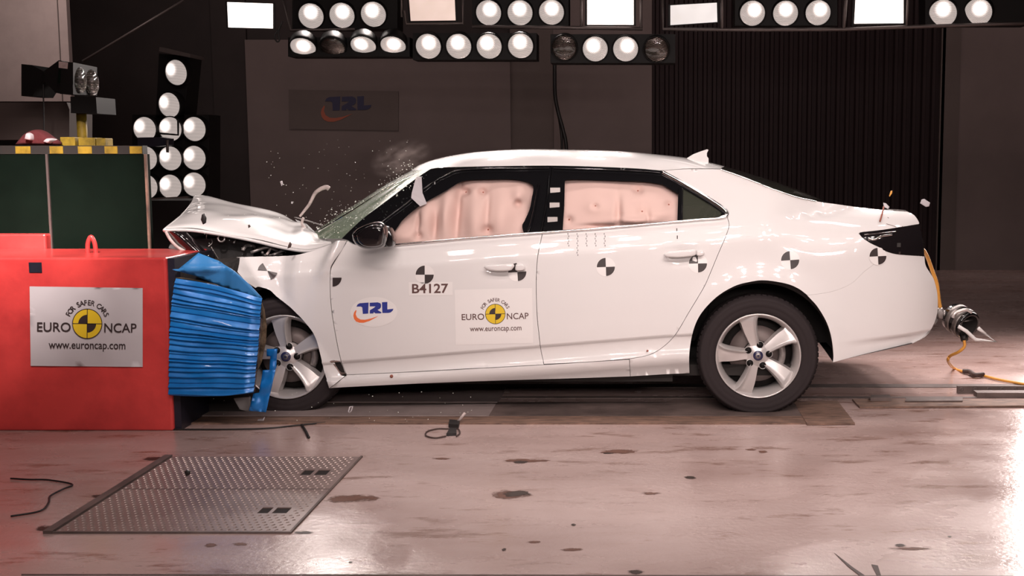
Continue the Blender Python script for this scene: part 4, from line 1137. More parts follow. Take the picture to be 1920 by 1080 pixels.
tag(t2, 'long brown plywood strip lying beside the track rail at right', 'board')
t3 = floor_quad('rubber_strip', [(1699, 745), (1697, 751.5), (1805, 751), (1805, 744.5)], 'board', 0.02, None, .006)
tag(t3, 'dark rubber strip lying on the plywood strip at right', 'strip')
t4 = floor_quad('rubber_pad', [(1633, 740), (1632, 746), (1672, 746), (1668, 740)], 'board', 0.03, None, .028)
tag(t4, 'small dark rubber pad between rail and plywood strip, left of the long rubber strip', 'pad')
rp = empty('rail_plate', onZ(1850, 738, 0), 'dark steel fishplate with three round holes on the track rail at right', 'plate')
a0 = onZ(1795, 738, 0.0); a1 = onZ(1900, 738, 0.0); ztop = onY(1800, 724, a0.y).z
box('plate_body', a0.x, a1.x + .6, a0.y, a0.y + .02, 0.001, ztop, 'board', rp)
for k in range(5):
    c = onY(1803 + 25.5 * k, 730, a0.y - .001)
    mk('bolt_hole', *lathe_g([(.005, .0), (.011, -.002), (.013, 0)], c, 'y', 16), 'truss', rp)
box('rail_foot', onZ(1829, 744).x, 8, onZ(1829, 746).y, onZ(1829, 741).y, 0.0, 0.03, 'board', rp)

# ------------------------------------------------------------------ back of the hall
YW = 8.3
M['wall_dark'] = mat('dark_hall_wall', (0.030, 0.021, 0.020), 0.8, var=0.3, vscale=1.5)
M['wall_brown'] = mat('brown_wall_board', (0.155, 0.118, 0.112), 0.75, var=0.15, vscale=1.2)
M['wall_mid'] = mat('mid_wall_board', (0.110, 0.083, 0.076), 0.75, var=0.15, vscale=1.2)  # slightly darker brown than the neighbouring boards
M['wall_pale'] = mat('pale_wall_board', (0.42, 0.33, 0.31), 0.75, var=0.1)
M['sheet'] = mat('black_corrugated_sheet', (0.024, 0.014, 0.015), 0.65, spec=0.2)
def wx(px): return onY(px, 300, YW).x
wl = box('wall_back', FX0, FX1, YW, YW + .2, 0, 5.5, 'wall_dark'); wl['kind'] = 'structure'
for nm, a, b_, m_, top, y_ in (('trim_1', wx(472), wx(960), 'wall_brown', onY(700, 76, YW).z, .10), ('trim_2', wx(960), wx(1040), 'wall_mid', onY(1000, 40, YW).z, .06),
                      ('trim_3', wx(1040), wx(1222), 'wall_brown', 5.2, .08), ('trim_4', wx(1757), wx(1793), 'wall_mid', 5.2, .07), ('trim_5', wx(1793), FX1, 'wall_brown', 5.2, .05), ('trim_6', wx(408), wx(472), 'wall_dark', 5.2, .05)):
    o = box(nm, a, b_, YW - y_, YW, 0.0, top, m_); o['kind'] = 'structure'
x0, x1 = wx(1222), wx(1757); V = []; nn = int((x1 - x0) / .035); prof = []
x = x0
while x < x1:
    prof += [(x, 0), (x + .035, 0), (x + .05, -.05), (x + .085, -.05), (x + .10, 0)]; x += .115
for x, y in prof: V += [(x, YW - .02 + y, 0), (x, YW - .02 + y, 5.2)]
Fc = [(2 * i, 2 * i + 2, 2 * i + 3, 2 * i + 1) for i in range(len(prof) - 1)]
o = mk('wall_back_sheeting', V, Fc, 'sheet', smooth=False); o['kind'] = 'structure'
o = box('wall_left', FX0 - .2, FX0, FY0, FY1, 0, 5.5, 'wall_dark'); o['kind'] = 'structure'
o = box('wall_right', FX1, FX1 + .2, FY0, FY1, 0, 5.5, 'wall_dark'); o['kind'] = 'structure'
o = box('wall_front', FX0, FX1, FY0 - .2, FY0, 0, 5.5, 'wall_dark'); o['kind'] = 'structure'
o = box('ceiling', FX0, FX1, FY0, FY1, 5.5, 5.6, 'wall_dark'); o['kind'] = 'structure'
# pale board high on the left
a = onY(-40, 190, 4.0); b_ = onY(124, 0, 4.0)
o = box('pale_board', a.x, b_.x, 4.0, 4.06, a.z, b_.z + .5, 'wall_pale'); tag(o, 'pale board high behind the unlit twin lamp, top left', 'board')
for xx in (112,):
    q = onY(xx, 90, 3.995); box('board_seam', q.x - .004, q.x + .004, 3.994, 4.0, a.z, b_.z + .5, 'wall_mid', o)
# banner
bn = empty('wall_banner', onY(644, 244, YW - .12), 'grey banner with dark lettering and an orange swoosh on the back wall', 'banner')
B_Y = YW - .115
V = [onY(541, 168, B_Y), onY(747, 171, B_Y), onY(747, 245, B_Y), onY(542, 242, B_Y)]
mk('banner_sheet', V + [v + Vector((0, .01, 0)) for v in V], [(0, 1, 2, 3), (7, 6, 5, 4), (0, 4, 5, 1), (1, 5, 6, 2), (2, 6, 7, 3), (3, 7, 4, 0)], 'wall_mid', bn, smooth=False)
M['dim_blue'] = mat('faded_navy_print', (0.020, 0.018, 0.055), 0.6); M['dim_orange'] = mat('faded_orange_print', (0.30, 0.07, 0.035), 0.6)
lab_logo(plane_map(651, 194, B_Y), bn, .004, 1.287, ('dim_blue', 'dim_orange'))
# hanging cables
cb = tube('hanging_cable', [onY(a, b_, 7.6) for a, b_ in ((1040, 100), (1040, 140), (1041, 180), (1047, 212), (1056, 245), (1062, 280), (1063, 380))], .022, 'wire')
tag(cb, 'black cable hanging against the back wall, right-hand branch below the unlit lamp', 'cable', None)
cb = tube('hanging_cable', [onY(a, b_, 7.62) for a, b_ in ((1042, 195), (1047, 215), (1052, 245), (1054, 280), (1054, 380))], .016, 'wire')
tag(cb, 'thinner black cable branching off to the left of the hanging one', 'cable', None)
cb = tube('tension_wire', [onY(345, 0, 3.6), onY(155, 115, 3.6)], .010, 'truss', smooth=0)
tag(cb, 'thin taut wire running diagonally down behind the unlit twin lamp', 'wire', None)

# ------------------------------------------------------------------ lamps
YL = 3.0
def cap_mesh(name, m, R=.1):
    V, Fc = lathe_g([(.0001, .022), (.03, .0205), (.06, .0155), (.085, .007), (.098, 0), (.1, -.006)], (0, 0, 0), 'z', 32)
    me = bpy.data.meshes.new(name); me.from_pydata([tuple(Vector(v) * (R / .1)) for v in V], [], Fc); me.materials.append(M[m]); me.shade_smooth(); return me
LM = {k: cap_mesh('lamp_lens', k) for k in ('lens_on', 'lens_off', 'lens_side')}
V, Fc = lathe_g([(.099, -.004), (.103, .006), (.108, .004), (.110, -.02), (.108, -.075), (.070, -.13), (.03, -.15), (.0001, -.15)], (0, 0, 0), 'z', 32)
CAN = bpy.data.meshes.new('lamp_can'); CAN.from_pydata(V, [], Fc); CAN.materials.append(M['lamp_black']); CAN.shade_smooth()
def lens(px, py, wpx, parent, d=(0, -1, -.3), kind='lens_on', Y=YL, roll=0.0, can=True):
    c = onY(px, py, Y); s = wpx * (c - EYE).dot(AX) / F / .2
    q = Vector(d).normalized().to_track_quat('Z', 'Y'); q = q @ Matrix.Rotation(roll, 3, 'Z').to_quaternion()
    o = bpy.data.objects.new('lamp', LM[kind]); COL.objects.link(o); o.parent = parent; o.location = c - wloc(parent)
    o.rotation_mode = 'QUATERNION'; o.rotation_quaternion = q; o.scale = (s, s, s)
    if kind == 'lens_on':                                   # the burning filament and its beam
        sl = bpy.data.lights.new('filament', 'SPOT'); sl.energy = 30; sl.color = (1.0, .88, .83); sl.shadow_soft_size = .022; sl.spot_size = math.radians(84); sl.spot_blend = .5
        so = bpy.data.objects.new('filament', sl); COL.objects.link(so); so.parent = parent; so.location = c - wloc(parent) + Vector(d).normalized() * .05 + Vector((0, 0, .02))
        so.rotation_euler = (Vector((0, -1, -.62))).to_track_quat('-Z', 'Y').to_euler()
    if can: k = bpy.data.objects.new('lamp_can', CAN); COL.objects.link(k); k.parent = o
    return o
def quad_box(name, P, Y, th, m, parent):
    V = [onY(a, b_, Y) for a, b_ in P]; k = len(V); V += [v + Vector((0, th, 0)) for v in V]
    return mk(name, V, [tuple(range(k)), tuple(range(k, 2 * k))[::-1]] + [(i, (i + 1) % k, k + (i + 1) % k, k + i) for i in range(k)], m, parent, smooth=False)
G1 = 'lamp banks hung above and behind the car'
def bank(label, lamps, frame, d, Y=YL, group=G1, kinds=None, wp=47, housing='lamp_black'):
    x0, y0, x1, y1 = frame
    r = empty('lamp_bank', onY((x0 + x1) / 2, y1, Y), label, 'lamp', group)
    quad_box('housing', [(x0, y0), (x1, y0), (x1, y1), (x0, y1)], Y + .03, .22, housing, r)
    for i, (a, b_) in enumerate(lamps):
        lens(a, b_, wp if not isinstance(wp, list) else wp[i], r, d if not isinstance(d, list) else d[i], (kinds[i] if kinds else 'lens_on'), Y, random.uniform(-.5, .5))
    return r
D0 = (0, -1, -.28)
bank('bank of three lit round lamps in the upper row, first from the left', [(583, 30), (641, 29), (700, 27)], (548, -60, 745, 54), D0)
bank('bank of three lit round lamps in the upper row, above the car roof', [(916, 24), (975, 24), (1034, 23)], (885, -60, 1066, 48), D0)
bank('bank of three lit round lamps in the upper row, between two rectangular floodlights at right', [(1411, 25), (1473, 25), (1534, 24)], (1378, -60, 1570, 48), D0)
bank('bank of two visible lit round lamps in the upper row, farthest right', [(1768, 25), (1834, 23)], (1735, -60, 1930, 46), [(-.3, -1, -.3), (-.4, -1, -.3)], wp=51)
D1 = (0, -.70, -.75)
bank('lower bank of four steeply tilted lamps, its second lamp unlit', [(568, 89), (624, 89), (681, 86), (737, 86)], (540, 70, 768, 106), D1, Y=YL - .1, kinds=['lens_on', 'lens_off', 'lens_on', 'lens_on'])
bank('lower bank of four lit lamps in a straight row above the wall banner\'s right', [(803, 87), (860, 87), (917, 87), (976, 86)], (774, 62, 1006, 112), D0, Y=YL - .1)
bank('lower bank of four lamps whose two outer lamps are unlit', [(1058, 90), (1116, 92), (1173, 92), (1231, 93)], (1032, 64, 1266, 118), D0, Y=YL - .1, kinds=['lens_off', 'lens_on', 'lens_on', 'lens_off'])
def flood(label, P, m, tilt=0):
    cx = sum(p[0] for p in P) / 4; r = empty('floodlight', onY(cx, max(p[1] for p in P), YL), label, 'floodlight', 'rectangular floodlights among the lamp banks')
    V = [onY(a, b_, YL - .02) for a, b_ in P]
    mk('flood_glass', V + [v + Vector((0, .02, 0)) for v in V], [(0, 1, 2, 3), (0, 4, 5, 1), (1, 5, 6, 2), (2, 6, 7, 3), (3, 7, 4, 0)], m, r, smooth=False)
    c = sum(V, Vector()) / 4; W = [c + (v - c) * 1.10 for v in V]
    mk('reflector_box', [v + Vector((0, .01, 0)) for v in W] + [c + (v - c) * .7 + Vector((0, .2, 0)) for v in W], [(0, 1, 2, 3), (4, 5, 6, 7), (0, 4, 5, 1), (1, 5, 6, 2), (2, 6, 7, 3), (3, 7, 4, 0)], 'lamp_black', r, smooth=False)
    return r
flood('bright rectangular floodlight alone at the left end of the upper row', [(426, 4), (511, 7), (511, 53), (428, 51)], 'flood_on')
flood('glowing rectangular floodlight cut by the top edge, left of the middle lamp bank', [(765, -30), (851, -30), (854, 38), (770, 39)], 'flood_mid')
flood('bright rectangular floodlight above the rear door of the car', [(1101, 0), (1188, 0), (1188, 46), (1101, 46)], 'flood_on')
flood('dim slanting rectangular floodlight in its own frame, right of the bright one', [(1257, 10), (1344, 5), (1345, 41), (1257, 47)], 'flood_dim')
flood('glowing rectangular floodlight at right, cut by the top edge', [(1606, -30), (1694, -30), (1694, 43), (1602, 44)], 'flood_on')
# rig frames
rig = empty('lamp_rig', onY(900, 60, YL), 'dark steel frame carrying the upper lamp row', 'frame')
def bar(P, r=.014, Y=YL - .05): tube('rail', [onY(a, b_, Y) for a, b_ in P], r, 'truss', rig, 4, 0)
bar([(530, -10), (545, 57), (665, 55)], .010); bar([(752, -40), (753, 32)], .008); bar([(757, 20), (762, 46), (868, 44), (868, -20)], .010)
bar([(885, 50), (1080, 52), (1205, 54)]); bar([(1090, 50), (1090, -30)], .010); bar([(1202, 54), (1202, -30)], .010)
bar([(1243, -30), (1243, 55), (1420, 56), (1580, 55), (1720, 50), (1870, 45), (1940, 43)]); bar([(1354, -30), (1354, 55)]); bar([(1588, -30), (1582, 55)]); bar([(1704, -30), (1700, 48)], .010)
rgc = tube('flood_cable', [onY(a, b_, YL) for a, b_ in ((521, 55), (515, 68), (519, 78), (524, 75), (522, 60), (530, 40))], .006, 'wire'); tag(rgc, 'thin black cable looping under the left floodlight', 'cable')

# lamp tower on the left, behind the block
tw = empty('lamp_tower', onZ(330, 620), 'tower of eleven lit round lamps standing behind the red block', 'lamp')
YT = 3.0
quad_box('tower_body', [(298, 100), (356, 106), (345, 225), (292, 225)], YT + .06, .25, 'lamp_black', tw)
quad_box('tower_hood', [(299, 88), (306, 89), (356, 101), (357, 108), (298, 96)], YT - .06, .3, 'truss', tw)
quad_box('tower_body', [(248, 215), (392, 215), (392, 378), (248, 378)], YT + .06, .25, 'lamp_black', tw)
q = onY(320, 378, YT + .2); box('tower_mast', q.x - .06, q.x + .06, YT + .12, YT + .24, 0, q.z + .1, 'lamp_black', tw)
box('tower_base', q.x - .35, q.x + .35, YT - .05, YT + .45, 0, .06, 'lamp_black', tw)
quad_box('tower_shelf', [(272, 372), (352, 368), (352, 392), (272, 396)], YT - .02, .1, 'truss', tw)
for a, b_, w_ in ((330, 136, 47), (317, 197, 46)): lens(a, b_, w_, tw, (-.28, -1, -.12), 'lens_side', YT)
for a, b_ in ((271, 242), (319, 242), (364, 242), (273, 297), (319, 297), (364, 296), (274, 350), (319, 350), (364, 346)): lens(a, b_, 45, tw, (-.12, -1, -.05), 'lens_side', YT)
cl = empty('clamp', onY(300, 275, 2.3), 'dark blue clamp with a hook in front of the lamp tower', 'clamp')
quad_box('clamp_body', [(258, 258), (300, 257), (318, 260), (318, 272), (290, 275), (258, 274)], 2.3, .08, 'navy_plate', cl)
tube('clamp_hook', [onY(a, b_, 2.28) for a, b_ in ((292, 250), (298, 250), (334, 253), (334, 225), (331, 224))], .008, 'lamp_black', cl, 6, 0)
tube('clamp_pin', [onY(a, b_, 2.28) for a, b_ in ((314, 262), (314, 286))], .010, 'truss', cl, 6, 0)

# ------------------------------------------------------------------ red concrete block
YB = onZ(200, 808).y
zt = onY(300, 483, YB).z; xr = onY(311, 484, YB).x; YB2 = onZ(300, 466, zt).y
blk = empty('crash_block', (xr - 1.2, (YB + YB2) / 2, 0), 'big red painted crash block with a logo poster on its front', 'block')
bm = bmesh.new(); vs, fs = box_g(-5.6, xr, YB, YB2, 0, zt)
ob = mk('block_body', vs, fs, 'red', blk, smooth=False); md = ob.modifiers.new('bevel', 'BEVEL'); md.width = .012; md.segments = 3
P_ = plane_map(163.5, 607, YB, 1.0, -0.6)
V, T = grid_patch([(-106, -79), (104, -81), (104, 67), (-108, 70)], 12)
po = mk('poster', [onY(163.5 + u, 607 - v, YB - .004 - .003 * (noise.noise(Vector((u * .03, v * .03, 0))) + .6)) for u, v in V], T, 'paper', blk)
safety_logo(P_, po, .0085)
mk('block_pocket', *box_g(onY(54, 490, YB).x, onY(78, 490, YB).x, YB - .003, YB + .01, onY(54, 511, YB).z, onY(54, 492, YB).z), 'navy_plate', blk, smooth=False)
# lifting eye on top
q = onZ(184, 472, zt); q.y = (YB + YB2) / 2
tube('lifting_eye', [q + Vector((-.022, 0, -.01)), q + Vector((-.018, 0, .05)), q + Vector((0, 0, .085)), q + Vector((.018, 0, .05)), q + Vector((.022, 0, -.01))], .012, 'red', blk, 8, 6)
r2 = box('block_ledge', -5.6, onY(92, 450, YB2 + .05).x, YB2 + .01, YB2 + .4, 0.0, onY(80, 438, YB2 + .05).z, 'red', blk, .01)
# dark mounting plate on the block's end face
box('mounting_plate', xr, xr + .035, YB + .02, YB2 - .01, 0, zt - .006, 'navy_plate', blk)

# deformable barrier with blue cladding
YS = YB - 0.012
bar_ = empty('crash_barrier', onY(400, 745, YS), 'crushed blue corrugated barrier between the red block and the white car', 'barrier')
TL, TR, BR_, BL_ = (330, 522), (489, 560), (474, 737), (317, 741)
def side_px(u, v):
    xl = interp([(0, 330), (.2, 322.5), (.45, 319), (1, 317)], v); yl = 522 + (741 - 522) * v
    xr_ = interp([(0, 489.5), (.08, 488), (.5, 483), (1, 474)], v); yr = interp([(0, 560), (1, 737)], v)
    yr += 6 * math.sin(PI * u) * 0
    return xl + (xr_ - xl) * u, yl + (yr - yl) * u - 5 * math.sin(PI * u) * (v < .08) + (4 * math.sin(PI * u) if v > .97 else 0)
rows = []; NV = 230; NU = 26
rnd = random.Random(3); ridge_h = [rnd.uniform(.35, 1.0) for _ in range(60)]; ridge_w = [rnd.uniform(.6, 1.5) for _ in range(24)]; tot = sum(ridge_w); acc = [0]
for q_ in ridge_w: acc.append(acc[-1] + q_ / tot)
for i in range(NV + 1):
    v = i / NV; row = []
    for k in range(NU + 1):
        u = k / NU; a, b_ = side_px(u, v)
        vv = v + .012 * noise.noise(Vector((u * 2.2, v * 7, 1)))
        j = 0
        while j < 23 and acc[j + 1] < vv: j += 1
        t = (vv - acc[j]) / (acc[j + 1] - acc[j]); t = min(max(t, 0), 1)
        saw = (t ** .8) * (1 - sm(.80, 1.0, t)) * ridge_h[j]
        dy = -.022 * saw + .006 * noise.noise(Vector((u * 4, v * 9, 2))) + (.02 * sm(.92, 1, u))
        row.append(onY(a, b_, YS) + Vector((0, dy, 0)))
    rows.append(row)
side = loft('cladding_side', rows, 'blue', bar_)
tag(side, 'blue crushed sheet with horizontal folds')
# remaining faces of the barrier: end, top, bottom (honeycomb) reaching 1 m deep
def shift(p, dy): return Vector((p.x, p.y + dy, p.z))
L0 = [r[0] for r in rows[::10]]; R0 = [r[-1] for r in rows[::10]]; T0 = rows[0]; B0 = rows[-1]
def slant(p, dy): return Vector((p.x - .42 * dy, p.y + dy, p.z))
loft('cladding_end', [[p, slant(p, .3), slant(p, .7)] for p in R0], 'blue', bar_)
loft('honeycomb_end', [[p, slant(p, .7)] for p in L0], 'card', bar_)
loft('honeycomb_top', [[slant(p, .02), slant(p, .7) + Vector((0, 0, -.01))] for p in T0], 'card', bar_)
loft('honeycomb_base', [[slant(p, .02), slant(p, .7)] for p in B0], 'card', bar_)
# dark gap and bumper remains between the flap and the folded side
crumple('honeycomb_core', onY(330, 520, -.1).x, onY(425, 520, -.1).x, -.26, .25, onY(330, 560, -.16).z, onY(380, 492, -.16).z, 'void', bar_, .03, 10, 5)
# torn upper flap
FL = [(322, 505), (335, 504), (372, 474), (410, 489), (440, 509), (466, 532), (490, 557), (485, 561), (450, 548), (415, 537), (365, 517), (340, 510)]
v2, T = grid_patch(FL, 6)
def flapY(a, b_):
    f = (b_ - (507 - .045 * (a - 335)))       # fold line
    y = YS - .012 + (.0016 * abs(f) if f < 0 else .0009 * f)
    y += -.02 * math.exp(-((f) / 3.5) ** 2) * (1 - sm(380, 430, a)) - .015 * sm(425, 430, a) + .012 * noise.noise(Vector((a * .03, b_ * .03, 5)))
    return y + .0016 * max(0, 480 - b_) * 0
loftv = [onY(a, b_, flapY(a, b_)) for a, b_ in v2]
fo = mk('torn_flap', loftv, T, 'blue_flap', bar_); md = fo.modifiers.new('thickness', 'SOLIDIFY'); md.thickness = .003
tag(fo, 'smooth blue torn flap above the folds')
# torn strips near the wheel
def sheet(name, P, Y, m, parent, amp=.02, step=6, seed=0, th=.002):
    v2, T = grid_patch(P, step)
    o = mk(name, [onY(a, b_, (Y(a, b_) if callable(Y) else Y) + amp * noise.noise(Vector((a * .06, b_ * .06, seed)))) for a, b_ in v2], T, m, parent)
    md = o.modifiers.new('thickness', 'SOLIDIFY'); md.thickness = th; return o
sheet('torn_strip', [(500, 654), (520, 654), (518, 690), (512, 698), (505, 698), (507, 668), (500, 668)], -.22, 'blue', bar_, seed=1)
sheet('torn_strip', [(493, 694), (517, 693), (508, 732), (499, 773), (467, 770), (475, 738), (486, 736)], -.28, 'blue', bar_, seed=2)
sheet('torn_honeycomb', [(489, 562), (496, 580), (500, 610), (499, 640), (491, 678), (481, 700), (478, 690), (484, 630)], -.24, 'card', bar_, .05, 5, 3)
sheet('torn_honeycomb', [(488, 560), (492, 600), (486, 660), (478, 735), (470, 735), (482, 640)], -.30, 'board', bar_, .03, 6, 4)
sheet('clear_film', [(325, 745), (335, 760), (348, 780), (362, 793), (352, 788), (338, 772)], -.15, 'clear', bar_, .02, 5, 5)
sheet('clear_film', [(438, 747), (470, 744), (470, 772), (450, 768)], -.10, 'clear', bar_, .02, 6, 6)
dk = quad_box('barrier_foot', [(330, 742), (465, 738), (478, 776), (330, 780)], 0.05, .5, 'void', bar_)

# ------------------------------------------------------------------ machinery behind the block
YM = YB2 + .08
tk = empty('green_screen', onY(100, 460, YM + .3), 'dark green steel screen with a worn yellow and black stripe behind the red block', 'screen')
a = onY(-200, 289, YM); b_ = onY(272, 289, YM)
box('screen_panel', a.x, b_.x, YM, YM + .06, 0.0, a.z, 'green', tk)
box('panel_seam', onY(90, 350, YM).x, onY(94, 350, YM).x, YM - .012, YM + .01, .2, a.z, 'truss', tk); box('edge_strip', b_.x - .004, b_.x + .008, YM - .008, YM + .01, .2, a.z, 'wood', tk)
zt1 = onY(150, 273, YM).z
box('stripe_band', a.x, onY(268, 280, YM).x, YM - .004, YM + .06, a.z, zt1, 'hazard_black', tk)
for u, v in ((30, 58), (94, 119), (147, 173), (197, 221), (244, 267)):
    box('yellow_stripe', onY(u, 280, YM).x, onY(v, 280, YM).x, YM - .007, YM - .003, a.z + .003, zt1 - .004, 'hazard_yellow', tk)
for u0, v0, u1, v1, m_, lb in ((147, 258, 178, 273, 'hazard_yellow', None), (180, 259, 197, 273, 'hazard_yellow', None), (113, 257, 140, 273, 'hazard_yellow', None)):
    c0 = onY(u0, v1, YM + .1); c1 = onY(u1, v0, YM + .1); box('stripe_block', c0.x, c1.x, YM + .1, YM + .2, zt1 - .01, c1.z, m_, tk, .004)
quad_box('equipment_box', [(-60, 192), (125, 192), (130, 205), (130, 262), (-60, 262)], YM + .55, .3, 'wall_mid', tk)
M['rag'] = mat('dark_red_cloth', (0.10, 0.015, 0.018), 0.9, bump=.3)
rg = empty('rag_heap', onY(75, 272, YM + .1), 'small heap of dark red and white rags on the striped screen, far left', 'rags')
for k, (P, m_) in enumerate((([(30, 272), (50, 250), (75, 243), (98, 256), (112, 272)], 'rag'), ([(52, 262), (56, 249), (66, 252), (66, 264)], 'paper'), ([(86, 266), (95, 259), (103, 262), (98, 269)], 'paper'))):
    pillow('rag', P, YM + .05 - .03 * (k > 0), .05, m_, rg, .4, smooth=True)
# unlit twin lamp on a yellow post
tl_ = empty('twin_lamp', onY(150, 260, YM + .3), 'unlit black twin lamp on a yellow post above the green screen', 'lamp')
YQ = YM + .3
N_ = [onY(112, 115, YQ), onY(137, 117, YQ), onY(137, 177, YQ), onY(112, 176, YQ)]; Rf = [onY(182, 126, YQ + .34), onY(182, 179, YQ + .34)]; Lf = [N_[0] + Vector((0, .34, -.01)), N_[3] + Vector((0, .34, 0))]
mk('lamp_box', N_ + Rf + Lf, [(0, 1, 2, 3), (1, 4, 5, 2), (0, 6, 4, 1), (3, 2, 5, 7), (6, 7, 5, 4), (0, 3, 7, 6)], 'lamp_black', tl_, smooth=False)
quad_box('lamp_back', [(83, 133), (110, 113), (116, 114), (116, 176), (104, 174), (83, 152)], YQ + .02, .25, 'lamp_black', tl_)
quad_box('lamp_back', [(40, 120), (60, 122), (82, 134), (84, 150), (74, 158), (60, 180), (40, 180)], YQ + .05, .25, 'lamp_black', tl_)
quad_box('ballast_box', [(132, 181), (180, 182), (182, 213), (133, 212)], YQ - .02, .25, 'lamp_black', tl_)
quad_box('label_tag', [(110, 115), (127, 117), (126, 129), (110, 127)], YQ - .006, .004, 'wiper', tl_); quad_box('green_strip', [(110, 130), (114, 130), (112, 156), (108, 156)], YQ - .006, .004, 'green', tl_)
lens(150.5, 150, 50, tl_, (1, -.06, .0), 'lens_off', YQ + .09, can=False); lens(173.5, 155, 49, tl_, (1, -.06, .0), 'lens_off', YQ + .25, can=False)
q0 = onY(155, 213, YQ + .08); q1 = onY(155, 262, YQ + .08)
mk('yellow_post', *lathe_g([(.028, 0), (.028, q0.z - q1.z), (.0001, q0.z - q1.z)], (q1.x, YQ + .08, q1.z), 'z', 20), 'hazard_yellow', tl_)
tube('drop_wire', [onY(81, 158, YQ), onY(82, 215, YQ), onY(83, 262, YQ)], .004, 'wire', tl_, 6)
# wall-side plinth behind the tank edge
o = box('dark_cabinet', onY(272, 400, 1.9).x, onY(356, 400, 1.9).x, 1.9, 2.3, 0, onY(300, 376, 1.9).z, 'lamp_black'); tag(o, 'low black cabinet below the lamp tower, right of the green screen', 'cabinet')

# ------------------------------------------------------------------ tow clamp and cable at the rear
br = empty('tow_bracket', onY(1757, 600, .55), 'crumpled dark steel bracket taped to the white rear bumper', 'bracket')
pillow('bracket_plate', [(1752, 583), (1757, 577), (1766, 576), (1772, 588), (1776, 600), (1768, 598), (1757, 597)], .52, .03, 'steel', br, .3, smooth=False)
sheet('foil_wrap', [(1754, 590), (1760, 597), (1757, 606), (1752, 610), (1749, 604)], .50, 'grey_metal', br, .03, 4, 9)
tube('bracket_rod', [onY(a_, b2, .50) for a_, b2 in ((1768, 590), (1776, 588), (1782, 593))], .022, 'grey_metal', br, 8, 3)
dr = empty('cable_reel', onY(1808, 636, .45), 'black tubular reel hanging from the bracket behind the car', 'reel')
c = onY(1808, 606, .45); ax_ = Vector((.45, -.80, -.30)).normalized(); qd = ax_.to_track_quat('Z', 'Y').to_matrix()
def ori(g, c=c): return [c + qd @ Vector(v) for v in g[0]], g[1]
mk('reel_drum', *ori(lathe_g([(.064, .04), (.078, .042), (.082, .03), (.080, -.10), (.072, -.11), (.0001, -.11)], (0, 0, 0), 'z', 36)), 'black_gloss', dr)
mk('reel_inside', *ori(lathe_g([(.064, .04), (.062, -.06), (.0001, -.06)], (0, 0, 0), 'z', 36)), 'void', dr)
mk('reel_band', *ori(lathe_g([(.083, .02), (.088, .018), (.088, -.01), (.083, -.012)], (0, 0, 0), 'z', 36)), 'steel', dr)
mk('reel_band', *ori(lathe_g([(.082, -.04), (.087, -.042), (.087, -.07), (.082, -.072)], (0, 0, 0), 'z', 36)), 'steel', dr)
for k in range(3):
    a = 2 * PI * k / 3 + .3; mk('reel_spoke', *ori(tube_g([Vector((0, 0, -.02)), Vector((.06 * math.cos(a), .06 * math.sin(a), .0))], .007, 6)), 'steel', dr)
tube('foil_band', [onY(a_, b2, .36) for a_, b2 in ((1786, 596), (1790, 588), (1800, 583), (1812, 581), (1822, 586))], .010, 'tape', dr, 6, 5)
tube('reel_nozzle', [onY(1806, 628, .42), onY(1809, 638, .40)], .022, 'wire', dr, 8, 0)
tr = tube('triangle_frame', [onY(a_, b2, .35) for a_, b2 in ((1797, 612), (1812, 621), (1829, 637), (1868, 641), (1836, 617), (1834, 615))], .012, 'sticker', None, 6, 0, flat=.9)
tag(tr, 'white triangular frame sticking out of the black reel at right', 'frame')
cb = tube('trailer_cable', [onY(a_, b2, Y) for a_, b2, Y in ((1709, 459, .16), (1720, 461, .22), (1730, 468, .30), (1737, 478, .38), (1743, 493, .44), (1749, 510, .48), (1756, 530, .50), (1759, 550, .51), (1761, 566, .52), (1763, 578, .52))], .011, 'cable')
tag(cb, 'ochre cable running from the tail lamp down the rear bumper', 'cable')
cw = tube('floor_cable', [onY(1808, 638, .40), onY(1808, 650, .40), onY(1797, 660, .42), onY(1781, 668, .5), onY(1778, 678, .6), onZ(1788, 690, .012), onZ(1806, 697, .012), onZ(1835, 702, .012), onZ(1870, 711, .012), onZ(1930, 722, .012)], .009, 'cable')
tag(cw, 'ochre cable dropping from the black reel and trailing over the floor at right', 'cable')
kn = tube('cable_knot', [onZ(1806, 696, .02), onZ(1818, 697, .022), onZ(1828, 703, .02), onZ(1844, 702, .02)],   .016, 'dark_strip'); tag(kn, 'dark tape wound round the floor cable at right', 'tape')

# ------------------------------------------------------------------ small things on the floor
wr = tube('floor_wire', [onZ(a_, b2, .006) for a_, b2 in ((20, 897), (53, 899), (92, 900), (135, 908), (118, 917), (94, 930), (91, 942), (75, 958), (20, 968))], .0038, 'wire'); tag(wr, 'thin black wire curling over the floor at the left edge', 'wire')
cp = empty('trigger_clip', onZ(850, 808), 'small black clip on the floor edge in front of the car', 'clip')
V = [onZ(841, 802, 0), onZ(860, 803, 0), onZ(862, 795, 0), onZ(843, 793, 0)]
mk('clip_body', V + [v + Vector((0, 0, .02)) for v in V], [(0, 1, 2, 3), (4, 5, 6, 7), (0, 1, 5, 4), (1, 2, 6, 5), (2, 3, 7, 6), (3, 0, 4, 7)], 'wire', cp, smooth=False)
V = [onZ(837, 818, 0), onZ(856, 817, 0), onZ(856, 808, 0), onZ(844, 807, 0)]
mk('clip_body', V + [v + Vector((0, 0, .015)) for v in V], [(0, 1, 2, 3), (4, 5, 6, 7), (0, 1, 5, 4), (1, 2, 6, 5), (2, 3, 7, 6), (3, 0, 4, 7)], 'wire', cp, smooth=False)
tube('clip_stick', [onZ(859, 790, .015), onY(872, 774, -.2)], .008, 'wiper', cp, 6, 0)
